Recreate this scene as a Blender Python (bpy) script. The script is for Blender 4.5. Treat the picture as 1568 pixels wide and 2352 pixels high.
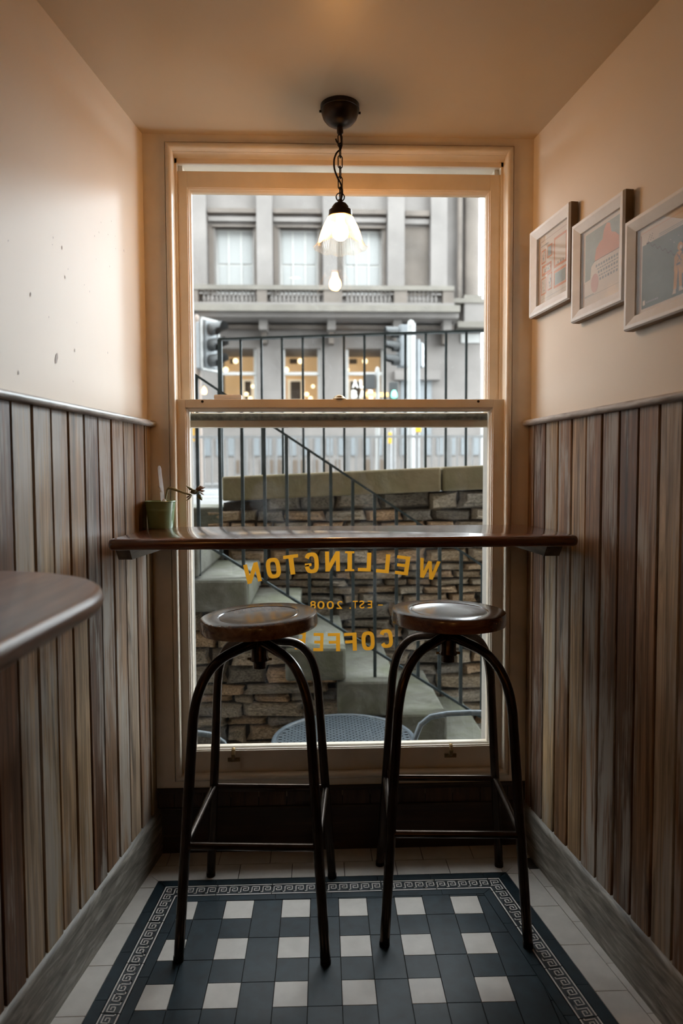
import bpy, bmesh, math, random
from mathutils import Vector, Matrix

for o in list(bpy.data.objects):
    bpy.data.objects.remove(o)
scene = bpy.context.scene
C = scene.collection
random.seed(7)
PI = math.pi

# ------------------------------------------------------------------ camera
H, F, YAW, PIT, ROL = 1.2, 1585.64, 0.0373, 0.0531, -0.0043
cam_d = bpy.data.cameras.new('camera')
cam_d.sensor_fit = 'VERTICAL'
cam_d.sensor_height = 36.0
cam_d.sensor_width = 24.0
cam_d.lens = 36.0 * F / 2352.0
cam_d.clip_start = 0.02
cam_d.clip_end = 400
cam_d.dof.use_dof = True
cam_d.dof.focus_distance = 2.0
cam_d.dof.aperture_fstop = 2.6
cam = bpy.data.objects.new('camera', cam_d)
C.objects.link(cam)
fwd = Vector((math.sin(YAW) * math.cos(PIT), math.cos(YAW) * math.cos(PIT), -math.sin(PIT)))
rgt = Vector((math.cos(YAW), -math.sin(YAW), 0))
upv = rgt.cross(fwd)
r2 = rgt * math.cos(ROL) + upv * math.sin(ROL)
u2 = -rgt * math.sin(ROL) + upv * math.cos(ROL)
cam.matrix_world = Matrix(((r2.x, u2.x, -fwd.x, 0), (r2.y, u2.y, -fwd.y, 0), (r2.z, u2.z, -fwd.z, H), (0, 0, 0, 1)))
scene.camera = cam

# ------------------------------------------------------------------ world: even overcast sky
SKY = 10.5
world = bpy.data.worlds.new('overcast_sky')
scene.world = world
world.use_nodes = True
bgn = world.node_tree.nodes['Background']
bgn.inputs[0].default_value = (0.90, 0.96, 1.0, 1)
bgn.inputs[1].default_value = SKY
# veiled winter sun low over the side street, behind thin cloud
sun_d = bpy.data.lights.new('veiled_sun', 'SUN')
sun_d.energy = 1.5
sun_d.angle = math.radians(7.5)
sun_d.color = (0.66, 0.86, 1.0)
sun = bpy.data.objects.new('veiled_sun', sun_d); C.objects.link(sun)
SAZ, SEL = math.radians(33), math.radians(18)
sun.location = (8, 12, 8)
sun.rotation_euler = Vector((math.sin(SAZ) * math.cos(SEL), math.cos(SAZ) * math.cos(SEL), math.sin(SEL))).to_track_quat('Z', 'Y').to_euler()
LAMP = 225.0          # bulb emission of the glass pendants
LAMPCOL = (1.0, 0.47, 0.13)

scene.view_settings.view_transform = 'Standard'
scene.view_settings.look = 'None'
scene.view_settings.gamma = 1.0
scene.view_settings.use_curve_mapping = False
scene.view_settings.exposure = 0.0
scene.cycles.use_denoising = True
scene.cycles.max_bounces = 10
scene.cycles.diffuse_bounces = 6
scene.cycles.transparent_max_bounces = 16
scene.cycles.sample_clamp_indirect = 6.0
scene.cycles.caustics_reflective = False
scene.cycles.caustics_refractive = False

# ------------------------------------------------------------------ materials
def nt_new(name):
    m = bpy.data.materials.new(name)
    m.use_nodes = True
    nt = m.node_tree
    return m, nt, nt.nodes['Principled BSDF']

def node(nt, t, **kw):
    n = nt.nodes.new(t)
    for k, v in kw.items():
        setattr(n, k, v)
    return n

def ramp(nt, src, stops):
    r = node(nt, 'ShaderNodeValToRGB')
    e = r.color_ramp.elements
    while len(e) < len(stops):
        e.new(0.5)
    for i, (p, c) in enumerate(stops):
        e[i].position = p
        e[i].color = (c[0], c[1], c[2], 1) if not isinstance(c, (int, float)) else (c, c, c, 1)
    nt.links.new(src, r.inputs[0])
    return r.outputs[0]

def coords(nt, scale=(1, 1, 1), rnd=True, kind='Object'):
    tc = node(nt, 'ShaderNodeTexCoord')
    mp = node(nt, 'ShaderNodeMapping')
    mp.inputs['Scale'].default_value = scale
    nt.links.new(tc.outputs[kind], mp.inputs[0])
    if not rnd:
        return mp.outputs[0]
    oi = node(nt, 'ShaderNodeObjectInfo')
    mu = node(nt, 'ShaderNodeMath', operation='MULTIPLY')
    mu.inputs[1].default_value = 83.0
    nt.links.new(oi.outputs['Random'], mu.inputs[0])
    ad = node(nt, 'ShaderNodeVectorMath', operation='ADD')
    nt.links.new(mp.outputs[0], ad.inputs[0])
    nt.links.new(mu.outputs[0], ad.inputs[1])
    return ad.outputs[0]

def noise(nt, vec, scale, detail=4, rough=0.55, dist=0.0):
    n = node(nt, 'ShaderNodeTexNoise')
    n.inputs['Scale'].default_value = scale
    n.inputs['Detail'].default_value = detail
    n.inputs['Roughness'].default_value = rough
    n.inputs['Distortion'].default_value = dist
    nt.links.new(vec, n.inputs['Vector'])
    return n.outputs['Fac']

def mixc(nt, fac, a, b, mode='MIX'):
    m = node(nt, 'ShaderNodeMix', data_type='RGBA', blend_type=mode)
    if isinstance(fac, (int, float)):
        m.inputs[0].default_value = fac
    else:
        nt.links.new(fac, m.inputs[0])
    for i, v in ((6, a), (7, b)):
        if isinstance(v, tuple):
            m.inputs[i].default_value = (v[0], v[1], v[2], 1)
        else:
            nt.links.new(v, m.inputs[i])
    return m.outputs[2]

def bump(nt, bs, h, strength=0.2, dist=0.002):
    b = node(nt, 'ShaderNodeBump')
    b.inputs['Strength'].default_value = strength
    b.inputs['Distance'].default_value = dist
    nt.links.new(h, b.inputs['Height'])
    nt.links.new(b.outputs[0], bs.inputs['Normal'])

def plain(name, col, rough=0.5, metal=0.0, spec=0.5, var=0.06, scale=12.0, bumpy=0.0, coat=0.0):
    m, nt, bs = nt_new(name)
    v = coords(nt)
    n = noise(nt, v, scale)
    lo = tuple(c * (1 - var * 2) for c in col)
    hi = tuple(min(1, c * (1 + var * 2)) for c in col)
    nt.links.new(ramp(nt, n, [(0.25, lo), (0.75, hi)]), bs.inputs['Base Color'])
    bs.inputs['Roughness'].default_value = rough
    bs.inputs['Metallic'].default_value = metal
    bs.inputs['Specular IOR Level'].default_value = spec
    bs.inputs['Coat Weight'].default_value = coat
    bs.inputs['Coat Roughness'].default_value = 0.12
    if bumpy:
        bump(nt, bs, noise(nt, v, scale * 4), bumpy)
    return m

def emis(name, col, s):
    m, nt, bs = nt_new(name)
    bs.inputs['Base Color'].default_value = (*col, 1)
    bs.inputs['Emission Color'].default_value = (*col, 1)
    bs.inputs['Emission Strength'].default_value = s
    return m

def wood(name, stops, grain=(30, 30, 2.0), rough=0.4, coat=0.0, patch=None, tone=(0.75, 1.1), bumpy=0.25, gscale=1.6):
    m, nt, bs = nt_new(name)
    v = coords(nt, grain)
    g = noise(nt, v, gscale, 6, 0.62, 0.6)
    col = ramp(nt, g, stops)
    if patch:
        v2 = coords(nt, (grain[0] * 0.35, grain[1] * 0.35, grain[2] * 0.8))
        p = noise(nt, v2, 1.1, 5, 0.65, 0.3)
        v3 = coords(nt, (grain[0] * 2.6, grain[1] * 2.6, grain[2] * 1.3))
        fine = noise(nt, v3, 1.6, 3, 0.6)
        ad = node(nt, 'ShaderNodeMath', operation='MULTIPLY_ADD')
        nt.links.new(fine, ad.inputs[0])
        ad.inputs[1].default_value = 0.55
        nt.links.new(p, ad.inputs[2])
        f = ramp(nt, ad.outputs[0], [(0.70, 0.0), (0.95, 0.80)])
        col = mixc(nt, f, col, patch)
        # dark knots and stains
        v4 = coords(nt, (grain[0] * 0.5, grain[1] * 0.5, grain[2] * 1.2))
        s = noise(nt, v4, 0.9, 4, 0.6, 0.4)
        f2 = ramp(nt, s, [(0.60, 0.0), (0.76, 0.75)])
        col = mixc(nt, f2, col, (0.045, 0.032, 0.024))
    oi = node(nt, 'ShaderNodeObjectInfo')
    t = ramp(nt, oi.outputs['Random'], [(0.0, tone[0]), (1.0, tone[1])])
    col = mixc(nt, 1.0, col, t, 'MULTIPLY')
    nt.links.new(col, bs.inputs['Base Color'])
    bs.inputs['Roughness'].default_value = rough
    bs.inputs['Coat Weight'].default_value = coat
    bs.inputs['Coat Roughness'].default_value = 0.14
    if bumpy:
        bump(nt, bs, g, bumpy, 0.0015)
    return m

def glassy(name, tint, base, edge, haze=0.0, hazecol=(0.8, 0.8, 0.8), rough=0.0):
    m = bpy.data.materials.new(name)
    m.use_nodes = True
    nt = m.node_tree
    nt.nodes.clear()
    out = node(nt, 'ShaderNodeOutputMaterial')
    tr = node(nt, 'ShaderNodeBsdfTransparent')
    tr.inputs[0].default_value = (*tint, 1)
    gl = node(nt, 'ShaderNodeBsdfGlossy')
    gl.inputs['Roughness'].default_value = rough
    lw = node(nt, 'ShaderNodeLayerWeight')
    lw.inputs[0].default_value = 0.5
    pw = node(nt, 'ShaderNodeMath', operation='POWER')
    pw.inputs[1].default_value = 4.0
    nt.links.new(lw.outputs['Facing'], pw.inputs[0])
    ma = node(nt, 'ShaderNodeMath', operation='MULTIPLY_ADD')
    ma.inputs[1].default_value = edge
    ma.inputs[2].default_value = base
    nt.links.new(pw.outputs[0], ma.inputs[0])
    mx = node(nt, 'ShaderNodeMixShader')
    nt.links.new(ma.outputs[0], mx.inputs[0])
    nt.links.new(tr.outputs[0], mx.inputs[1])
    nt.links.new(gl.outputs[0], mx.inputs[2])
    last = mx.outputs[0]
    if haze:
        tl = node(nt, 'ShaderNodeBsdfTranslucent')
        tl.inputs[0].default_value = (*hazecol, 1)
        v = coords(nt, (1, 1, 1), False)
        f = ramp(nt, noise(nt, v, 7.0, 8, 0.7, 1.2), [(0.48, 0.0), (0.8, haze)])
        m2 = node(nt, 'ShaderNodeMixShader')
        nt.links.new(f, m2.inputs[0])
        nt.links.new(last, m2.inputs[1])
        nt.links.new(tl.outputs[0], m2.inputs[2])
        last = m2.outputs[0]
    nt.links.new(last, out.inputs[0])
    return m

M = {}
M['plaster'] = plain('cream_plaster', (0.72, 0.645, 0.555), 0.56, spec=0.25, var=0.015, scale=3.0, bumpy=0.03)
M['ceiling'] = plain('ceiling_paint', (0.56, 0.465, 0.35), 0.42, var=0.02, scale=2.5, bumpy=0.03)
M['frame'] = plain('cream_gloss_paint', (0.72, 0.63, 0.51), 0.28, var=0.05, scale=9, bumpy=0.04)
M['frame_worn'] = plain('weathered_sash_paint', (0.16, 0.17, 0.155), 0.7, var=0.35, scale=60, bumpy=0.3)
M['joint'] = plain('dark_joint', (0.02, 0.015, 0.012), 0.9)
def board_mat():
    m, nt, bs = nt_new('weathered_board')
    oi = node(nt, 'ShaderNodeObjectInfo')
    base = ramp(nt, oi.outputs['Random'], [(0.0, (0.075, 0.036, 0.018)), (0.22, (0.165, 0.092, 0.048)), (0.45, (0.215, 0.150, 0.085)), (0.65, (0.205, 0.150, 0.105)), (0.82, (0.125, 0.064, 0.032)), (1.0, (0.245, 0.185, 0.125))])
    g = noise(nt, coords(nt, (46, 46, 1.3)), 1.7, 6, 0.66, 0.9)
    col = mixc(nt, 1.0, base, ramp(nt, g, [(0.32, (0.42, 0.37, 0.31)), (0.5, (1.25, 1.23, 1.2)), (0.68, (2.4, 2.35, 2.28))]), 'MULTIPLY')
    # remains of pale paint, rubbed through along the grain
    p = noise(nt, coords(nt, (9, 9, 1.5)), 1.2, 5, 0.62, 0.5)
    fine = noise(nt, coords(nt, (90, 90, 2.6)), 1.6, 3, 0.6)
    ad = node(nt, 'ShaderNodeMath', operation='MULTIPLY_ADD')
    nt.links.new(fine, ad.inputs[0]); ad.inputs[1].default_value = 0.5; nt.links.new(p, ad.inputs[2])
    col = mixc(nt, ramp(nt, ad.outputs[0], [(0.74, 0.0), (0.86, 0.72)]), col, (0.335, 0.300, 0.262))
    # black water stains and knots
    st = noise(nt, coords(nt, (16, 16, 1.9)), 0.95, 5, 0.6, 0.5)
    col = mixc(nt, ramp(nt, st, [(0.60, 0.0), (0.70, 0.85)]), col, (0.026, 0.019, 0.014))
    nt.links.new(col, bs.inputs['Base Color'])
    bs.inputs['Roughness'].default_value = 0.46
    bs.inputs['Specular IOR Level'].default_value = 0.3
    bump(nt, bs, g, 0.4, 0.0015)
    return m
M['board'] = board_mat()
M['skirting'] = wood('skirting_wood', [(0.3, (0.07, 0.058, 0.046)), (0.52, (0.20, 0.178, 0.148)), (0.74, (0.42, 0.385, 0.335))],
                     (42, 2.4, 42), 0.5, tone=(0.85, 1.0))
M['rail'] = wood('dado_rail_wood', [(0.3, (0.14, 0.11, 0.09)), (0.5, (0.38, 0.355, 0.33)), (0.72, (0.62, 0.60, 0.58))],
                 (30, 1.8, 30), 0.45, tone=(0.9, 1.0))
M['counter'] = wood('mahogany_counter', [(0.3, (0.028, 0.007, 0.002)), (0.55, (0.125, 0.034, 0.009)), (0.8, (0.26, 0.082, 0.022))],
                    (1.4, 26, 26), 0.26, coat=1.0, tone=(0.95, 1.0), bumpy=0.12)
M['table'] = wood('brown_table_top', [(0.3, (0.070, 0.025, 0.010)), (0.55, (0.20, 0.085, 0.036)), (0.8, (0.33, 0.165, 0.075))],
                  (22, 1.6, 22), 0.34, coat=0.15, tone=(0.95, 1.0), bumpy=0.1)
M['seat'] = wood('oak_seat', [(0.3, (0.060, 0.024, 0.010)), (0.5, (0.17, 0.080, 0.036)), (0.75, (0.30, 0.165, 0.085))],
                 (26, 2.2, 26), 0.27, coat=0.5, tone=(0.8, 1.05), bumpy=0.25)
M['seat2'] = wood('mahogany_seat', [(0.3, (0.045, 0.014, 0.006)), (0.5, (0.13, 0.046, 0.018)), (0.75, (0.24, 0.10, 0.045))],
                  (2.2, 26, 26), 0.25, coat=0.6, tone=(0.8, 1.05), bumpy=0.1)
M['darkwood'] = wood('dark_apron_wood', [(0.3, (0.010, 0.006, 0.004)), (0.6, (0.035, 0.019, 0.011)), (0.8, (0.08, 0.045, 0.025))],
                     (1.5, 30, 30), 0.5, tone=(0.9, 1.0))
M['apron'] = wood('apron_board_wood', [(0.3, (0.020, 0.011, 0.006)), (0.6, (0.07, 0.038, 0.02)), (0.8, (0.15, 0.085, 0.045))],
                  (30, 30, 3), 0.5, tone=(0.6, 1.2))
M['batten'] = wood('batten_wood', [(0.3, (0.05, 0.035, 0.022)), (0.6, (0.14, 0.105, 0.07)), (0.8, (0.24, 0.19, 0.13))], (30, 3, 30), 0.6)
M['steel'] = plain('dark_bronze_steel', (0.050, 0.036, 0.028), 0.24, 0.9, var=0.2, scale=30)
M['black_metal'] = plain('black_bronze', (0.030, 0.022, 0.018), 0.32, 0.85, var=0.25, scale=40)
M['brass'] = plain('aged_brass', (0.28, 0.19, 0.09), 0.35, 0.9, var=0.2, scale=50)
M['white_tile'] = plain('white_floor_tile', (0.52, 0.485, 0.445), 0.40, var=0.05, scale=22, bumpy=0.03)
M['dark_tile'] = plain('blue_black_floor_tile', (0.007, 0.017, 0.024), 0.42, var=0.25, scale=26, bumpy=0.03, spec=0.32)
M['key_dark'] = plain('key_tile_dark', (0.017, 0.022, 0.027), 0.36, var=0.15, scale=30)
M['key_white'] = plain('key_inlay_white', (0.62, 0.58, 0.54), 0.4, var=0.04, scale=30)
M['grout'] = plain('dark_grout', (0.030, 0.027, 0.024), 0.9)
M['pane'] = glassy('window_glass', (0.97, 0.98, 0.975), 0.028, 0.5, haze=0.018)
M['art_glass'] = glassy('picture_glass', (0.98, 0.98, 0.98), 0.045, 0.7)
def vinyl(name, col):
    m = bpy.data.materials.new(name); m.use_nodes = True
    nt = m.node_tree; nt.nodes.clear()
    out = node(nt, 'ShaderNodeOutputMaterial')
    d = node(nt, 'ShaderNodeBsdfDiffuse'); tl = node(nt, 'ShaderNodeBsdfTranslucent')
    v = coords(nt, (1, 1, 1), False)
    c = ramp(nt, noise(nt, v, 40.0), [(.3, tuple(x * .92 for x in col)), (.7, col)])
    nt.links.new(c, d.inputs[0]); nt.links.new(c, tl.inputs[0])
    mx = node(nt, 'ShaderNodeMixShader'); mx.inputs[0].default_value = .5
    nt.links.new(d.outputs[0], mx.inputs[1]); nt.links.new(tl.outputs[0], mx.inputs[2])
    nt.links.new(mx.outputs[0], out.inputs[0])
    return m
M['gold'] = vinyl('gold_vinyl', (0.50, 0.215, 0.014))
M['pot'] = plain('green_enamel', (0.20, 0.30, 0.165), 0.26, var=0.08, scale=18, spec=0.6)
M['soil'] = plain('brown_soil', (0.06, 0.03, 0.018), 0.95, var=0.3, scale=80)
M['label'] = plain('white_plant_label', (0.75, 0.73, 0.72), 0.5, var=0.02)
M['stem'] = plain('pale_plant_stem', (0.27, 0.26, 0.13), 0.6, var=0.2, scale=50)
M['leaf'] = plain('succulent_leaf', (0.13, 0.14, 0.055), 0.45, var=0.4, scale=60)
M['leaf_dry'] = plain('dried_leaf', (0.16, 0.085, 0.045), 0.7, var=0.35, scale=60)
M['whitewash'] = wood('whitewashed_frame', [(0.3, (0.72, 0.75, 0.78)), (0.6, (0.80, 0.84, 0.88)), (0.8, (0.86, 0.89, 0.92))], (8, 8, 8), 0.45, tone=(0.97, 1.0), bumpy=0.1)
M['frame_side'] = plain('raw_frame_side', (0.17, 0.11, 0.06), 0.6, var=0.12, scale=20)
M['paper'] = plain('cream_paper', (0.72, 0.64, 0.55), 0.7, var=0.01)
M['ink_teal'] = plain('teal_print', (0.13, 0.165, 0.15), 0.7, var=0.04, scale=60)
M['ink_pale'] = plain('pale_teal_print', (0.36, 0.40, 0.36), 0.7, var=0.04, scale=60)
M['ink_orange'] = plain('orange_print', (0.66, 0.30, 0.17), 0.7, var=0.04)
M['ink_ochre'] = plain('ochre_print', (0.62, 0.30, 0.06), 0.7, var=0.08, scale=80)
M['ink_pink'] = plain('pink_print', (0.66, 0.42, 0.36), 0.7, var=0.04)
M['ink_grey'] = plain('grey_print', (0.34, 0.35, 0.34), 0.7, var=0.1, scale=90)
M['ink_dark'] = plain('dark_print', (0.07, 0.055, 0.045), 0.7, var=0.1)
M['ink_red'] = plain('brown_red_line', (0.28, 0.07, 0.03), 0.7)
# outside
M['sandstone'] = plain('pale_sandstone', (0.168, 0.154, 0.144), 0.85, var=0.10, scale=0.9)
M['sandstone_dark'] = plain('dark_sandstone', (0.115, 0.097, 0.083), 0.85, var=0.14, scale=1.2)  # darker sandstone for jambs, lintels, some mouldings, dentil band and column
M['moss_stone'] = plain('mossy_ledge_stone', (0.140, 0.128, 0.110), 0.9, var=0.12, scale=1.5)
M['blind'] = plain('white_blind', (0.29, 0.297, 0.293), 0.7, var=0.01)
M['white_sash'] = plain('white_sash_paint', (0.42, 0.415, 0.40), 0.5, var=0.02)
M['lit_room'] = emis('warm_lit_interior', (0.62, 0.40, 0.20), 0.55)
M['lit_lamp'] = emis('warm_lamp_glow', (1.0, 0.80, 0.48), 3.0)
M['lit_dark'] = plain('interior_dark', (0.10, 0.075, 0.055), 0.8)
M['lit_pale'] = emis('pale_interior_panel', (0.75, 0.62, 0.45), 0.7)
M['sign_white'] = emis('white_window_lettering', (0.9, 0.9, 0.85), 0.5)
M['orange_light'] = emis('orange_light_strip', (1.0, 0.55, 0.16), 0.9)
M['green_light'] = emis('green_signal_light', (0.25, 1.0, 0.72), 1.6)
M['signal_black'] = plain('signal_black', (0.055, 0.058, 0.06), 0.5)
M['signal_grey'] = plain('signal_grey', (0.16, 0.175, 0.185), 0.5)
M['pole_grey'] = plain('galvanised_grey', (0.24, 0.24, 0.24), 0.5, var=0.04)
M['pole_brown'] = plain('pale_brown_post', (0.27, 0.215, 0.18), 0.6, var=0.05)
M['yellow'] = plain('yellow_box_paint', (0.75, 0.42, 0.03), 0.5, var=0.03)
M['plate'] = plain('white_plate', (0.34, 0.34, 0.33), 0.5, var=0.02)
M['iron'] = plain('painted_iron', (0.022, 0.034, 0.038), 0.5, var=0.2, scale=30, spec=0.3)
M['iron_moss'] = plain('mossy_iron', (0.035, 0.042, 0.035), 0.6, var=0.3, scale=30)
M['road'] = plain('grey_asphalt', (0.16, 0.165, 0.17), 0.9, var=0.08, scale=3)
M['pavement'] = plain('pale_pavement', (0.135, 0.133, 0.13), 0.9, var=0.05, scale=3)
def stone_mat(name, stops, scale=7.0, moss=0.0, tint=True):
    m, nt, bs = nt_new(name)
    v = coords(nt)
    n = noise(nt, v, scale, 8, 0.68, 0.5)
    col = ramp(nt, n, stops)
    if moss:
        v2 = coords(nt)
        col = mixc(nt, ramp(nt, noise(nt, v2, 4.0, 5, 0.6), [(0.45, 0.0), (0.72, moss)]), col, (0.085, 0.10, 0.035))
    oi = node(nt, 'ShaderNodeObjectInfo')
    tints = [(0.0, (0.42, 0.42, 0.43)), (0.35, (0.85, 0.83, 0.80)), (0.7, (1.1, 1.0, 0.88)), (1.0, (1.4, 1.02, 0.70))] if tint else [(0.0, (0.85, 0.86, 0.84)), (0.4, (0.95, 0.95, 0.93)), (0.8, (1.0, 1.0, 1.0)), (1.0, (1.05, 1.04, 1.0))]
    col = mixc(nt, 1.0, col, ramp(nt, oi.outputs['Random'], tints), 'MULTIPLY')
    nt.links.new(col, bs.inputs['Base Color'])
    bs.inputs['Roughness'].default_value = 0.85
    bump(nt, bs, n, 0.8, 0.02)
    return m
M['rubble'] = stone_mat('rubble_stone', [(0.35, (0.04, 0.034, 0.028)), (0.47, (0.27, 0.225, 0.172)), (0.66, (0.60, 0.525, 0.43))], 15.0, 0.25)
M['mortar'] = stone_mat('dark_mortar', [(0.3, (0.02, 0.017, 0.014)), (0.7, (0.06, 0.05, 0.04))], 9.0)
M['coping'] = stone_mat('olive_coping_stone', [(0.3, (0.10, 0.074, 0.036)), (0.55, (0.165, 0.124, 0.066)), (0.75, (0.23, 0.18, 0.11))], 3.0, 0.4, False)
M['step'] = stone_mat('mossy_step_stone', [(0.3, (0.058, 0.057, 0.040)), (0.55, (0.115, 0.114, 0.095)), (0.75, (0.17, 0.17, 0.155))], 6.0, 0.5, False)
M['wicker'] = plain('grey_blue_weave', (0.055, 0.070, 0.082), 0.4, var=0.15, scale=70)
M['wicker_dark'] = plain('dark_weave', (0.03, 0.036, 0.042), 0.6)
M['outer_stone'] = plain('outer_wall_stone', (0.22, 0.20, 0.175), 0.9, var=0.1, scale=2)

# ------------------------------------------------------------------ mesh helpers
class MB:
    def __init__(s):
        s.v, s.f, s.mi, s.cur = [], [], [], 0
    def face(s, idx):
        s.f.append(tuple(idx)); s.mi.append(s.cur)
    def box(s, x0, x1, y0, y1, z0, z1):
        b = len(s.v)
        s.v += [(x0, y0, z0), (x1, y0, z0), (x1, y1, z0), (x0, y1, z0), (x0, y0, z1), (x1, y0, z1), (x1, y1, z1), (x0, y1, z1)]
        for q in ((3, 2, 1, 0), (4, 5, 6, 7), (0, 1, 5, 4), (1, 2, 6, 5), (2, 3, 7, 6), (3, 0, 4, 7)):
            s.face([b + i for i in q])
        return s
    def hull8(s, pts):
        b = len(s.v); s.v += pts
        for q in ((3, 2, 1, 0), (4, 5, 6, 7), (0, 1, 5, 4), (1, 2, 6, 5), (2, 3, 7, 6), (3, 0, 4, 7)):
            s.face([b + i for i in q])
        return s
    def rings(s, rings, closed=True, cap=True):
        n = len(rings[0]); b = len(s.v)
        for r in rings:
            s.v += [tuple(p) for p in r]
        for i in range(len(rings) - 1):
            for j in range(n if closed else n - 1):
                k = (j + 1) % n
                s.face((b + i * n + j, b + i * n + k, b + (i + 1) * n + k, b + (i + 1) * n + j))
        if cap:
            s.face([b + j for j in reversed(range(n))])
            s.face([b + (len(rings) - 1) * n + j for j in range(n)])
        return s
    def prism(s, poly, z0, z1):
        # poly is counter-clockwise in XY
        return s.rings([[(x, y, z0) for x, y in poly], [(x, y, z1) for x, y in poly]])
    def slab(s, poly, z0, z1, r, n=5):
        # prism whose vertical edge is a bullnose
        rg = []
        for i in range(n + 1):
            a = -PI / 2 + PI * i / n
            d = r * (1 - math.cos(a))
            z = (z0 + z1) / 2 + (z1 - z0) / 2 * math.sin(a)
            rg.append([(x, y, z) for x, y in inset(poly, d)])
        return s.rings(rg)
    def tube(s, path, r, n=10, cap=True, closed=False):
        path = [Vector(p) for p in path]
        m = len(path); rr = r if isinstance(r, (list, tuple)) else [r] * m
        prev = None; rg = []
        for i, p in enumerate(path):
            if closed:
                t = (path[(i + 1) % m] - path[i - 1]).normalized()
            else:
                t = (path[min(i + 1, m - 1)] - path[max(i - 1, 0)]).normalized()
            if prev is None:
                a = Vector((0, 0, 1)) if abs(t.z) < 0.9 else Vector((1, 0, 0))
                nrm = (a - t * a.dot(t)).normalized()
            else:
                nrm = (prev - t * prev.dot(t)).normalized()
            prev = nrm
            bn = t.cross(nrm)
            rg.append([tuple(p + (nrm * math.cos(2 * PI * k / n) + bn * math.sin(2 * PI * k / n)) * rr[i]) for k in range(n)])
        if closed:
            rg.append(rg[0])
            return s.rings(rg, True, False)
        return s.rings(rg, True, cap)
    def lathe(s, prof, n=32, cx=0, cy=0, cap=True, mod=None):
        rg = []
        for q, (r, z) in enumerate(prof):
            ring = []
            for k in range(n):
                a = 2 * PI * k / n
                rr, zz = (r, z) if mod is None else mod(q, r, z, a)
                ring.append((cx + rr * math.cos(a), cy + rr * math.sin(a), zz))
            rg.append(ring)
        return s.rings(rg, True, cap)
    def build(s, name, mats, parent=None, smooth=False, bevel=0.0, loc=None, rotz=0.0, fix=True):
        me = bpy.data.meshes.new(name)
        me.from_pydata(s.v, [], s.f)
        mats = mats if isinstance(mats, (list, tuple)) else [mats]
        for m in mats:
            me.materials.append(M[m])
        me.polygons.foreach_set('material_index', s.mi)
        if fix:
            bm = bmesh.new(); bm.from_mesh(me)
            bmesh.ops.recalc_face_normals(bm, faces=bm.faces)
            bm.to_mesh(me); bm.free()
        if smooth:
            me.polygons.foreach_set('use_smooth', [True] * len(me.polygons))
            try:
                me.set_sharp_from_angle(angle=math.radians(38))
            except Exception:
                pass
        o = bpy.data.objects.new(name, me)
        C.objects.link(o)
        if parent: o.parent = parent
        if loc is not None: o.location = loc
        o.rotation_euler.z = rotz
        if bevel:
            b = o.modifiers.new('bevel', 'BEVEL')
            b.width = bevel; b.segments = 2; b.limit_method = 'ANGLE'
        return o

def inset(poly, d):
    n = len(poly); out = []
    for i in range(n):
        p0, p1, p2 = Vector(poly[i - 1]), Vector(poly[i]), Vector(poly[(i + 1) % n])
        e1, e2 = (p1 - p0).normalized(), (p2 - p1).normalized()
        n1, n2 = Vector((-e1.y, e1.x)), Vector((-e2.y, e2.x))
        b = (n1 + n2)
        if b.length < 1e-6:
            b = n1
        b.normalize()
        k = max(0.35, b.dot(n1))
        out.append(tuple(p1 + b * d / k))
    return out

def tag(o, label=None, cat=None, group=None, kind=None):
    if label: o['label'] = label
    if cat: o['category'] = cat
    if group: o['group'] = group
    if kind: o['kind'] = kind
    return o

def thing(name, label, cat, loc=(0, 0, 0), rotz=0.0, group=None, kind=None):
    o = bpy.data.objects.new(name, None)
    o.empty_display_size = 0.05
    C.objects.link(o)
    o.location = loc; o.rotation_euler.z = rotz
    return tag(o, label, cat, group, kind)

def inst(src, name, parent, loc=(0, 0, 0), rot=(0, 0, 0), scale=(1, 1, 1)):
    o = bpy.data.objects.new(name, src)
    C.objects.link(o)
    o.parent = parent
    o.location = loc; o.rotation_euler = rot; o.scale = scale
    return o

def clip(poly, region):
    # clip a 2D polygon to a convex counter-clockwise region
    out = list(poly)
    n = len(region)
    for i in range(n):
        a, b = region[i], region[(i + 1) % n]
        src, out = out, []
        if not src: return []
        def side(p): return (b[0] - a[0]) * (p[1] - a[1]) - (b[1] - a[1]) * (p[0] - a[0])
        for j in range(len(src)):
            p, q = src[j - 1], src[j]
            sp, sq = side(p), side(q)
            if sq >= 0:
                if sp < 0:
                    t = sp / (sp - sq); out.append((p[0] + (q[0] - p[0]) * t, p[1] + (q[1] - p[1]) * t))
                out.append(q)
            elif sp >= 0:
                t = sp / (sp - sq); out.append((p[0] + (q[0] - p[0]) * t, p[1] + (q[1] - p[1]) * t))
    res = []
    for p in out:
        if not res or (abs(p[0] - res[-1][0]) + abs(p[1] - res[-1][1])) > 1e-5: res.append(p)
    if len(res) > 1 and (abs(res[0][0] - res[-1][0]) + abs(res[0][1] - res[-1][1])) < 1e-5: res.pop()
    return res if len(res) > 2 else []

def area2(p):
    return abs(sum(p[i - 1][0] * p[i][1] - p[i][0] * p[i - 1][1] for i in range(len(p)))) / 2

def ccw(p):
    s = sum(p[i - 1][0] * p[i][1] - p[i][0] * p[i - 1][1] for i in range(len(p)))
    return p if s > 0 else p[::-1]

def at(u, v, Y):
    # survey sighting: bearing of a photo point carried to its real distance Y
    return (Y * math.tan(YAW + math.atan((u - 784) / F)), H + Y * math.tan(math.atan((1176 - v) / F) - PIT))

# ------------------------------------------------------------------ room shell
YW = 2.156
def XL(y): return -0.516 - 0.14 * (YW - y)
def XR(y): return 0.678 + 0.125 * (YW - y)
AL, AR = -math.atan(0.14), math.atan(0.125)
Y0 = 0.30          # where the window bay opens into the cafe
ZC = 2.2306

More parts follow.
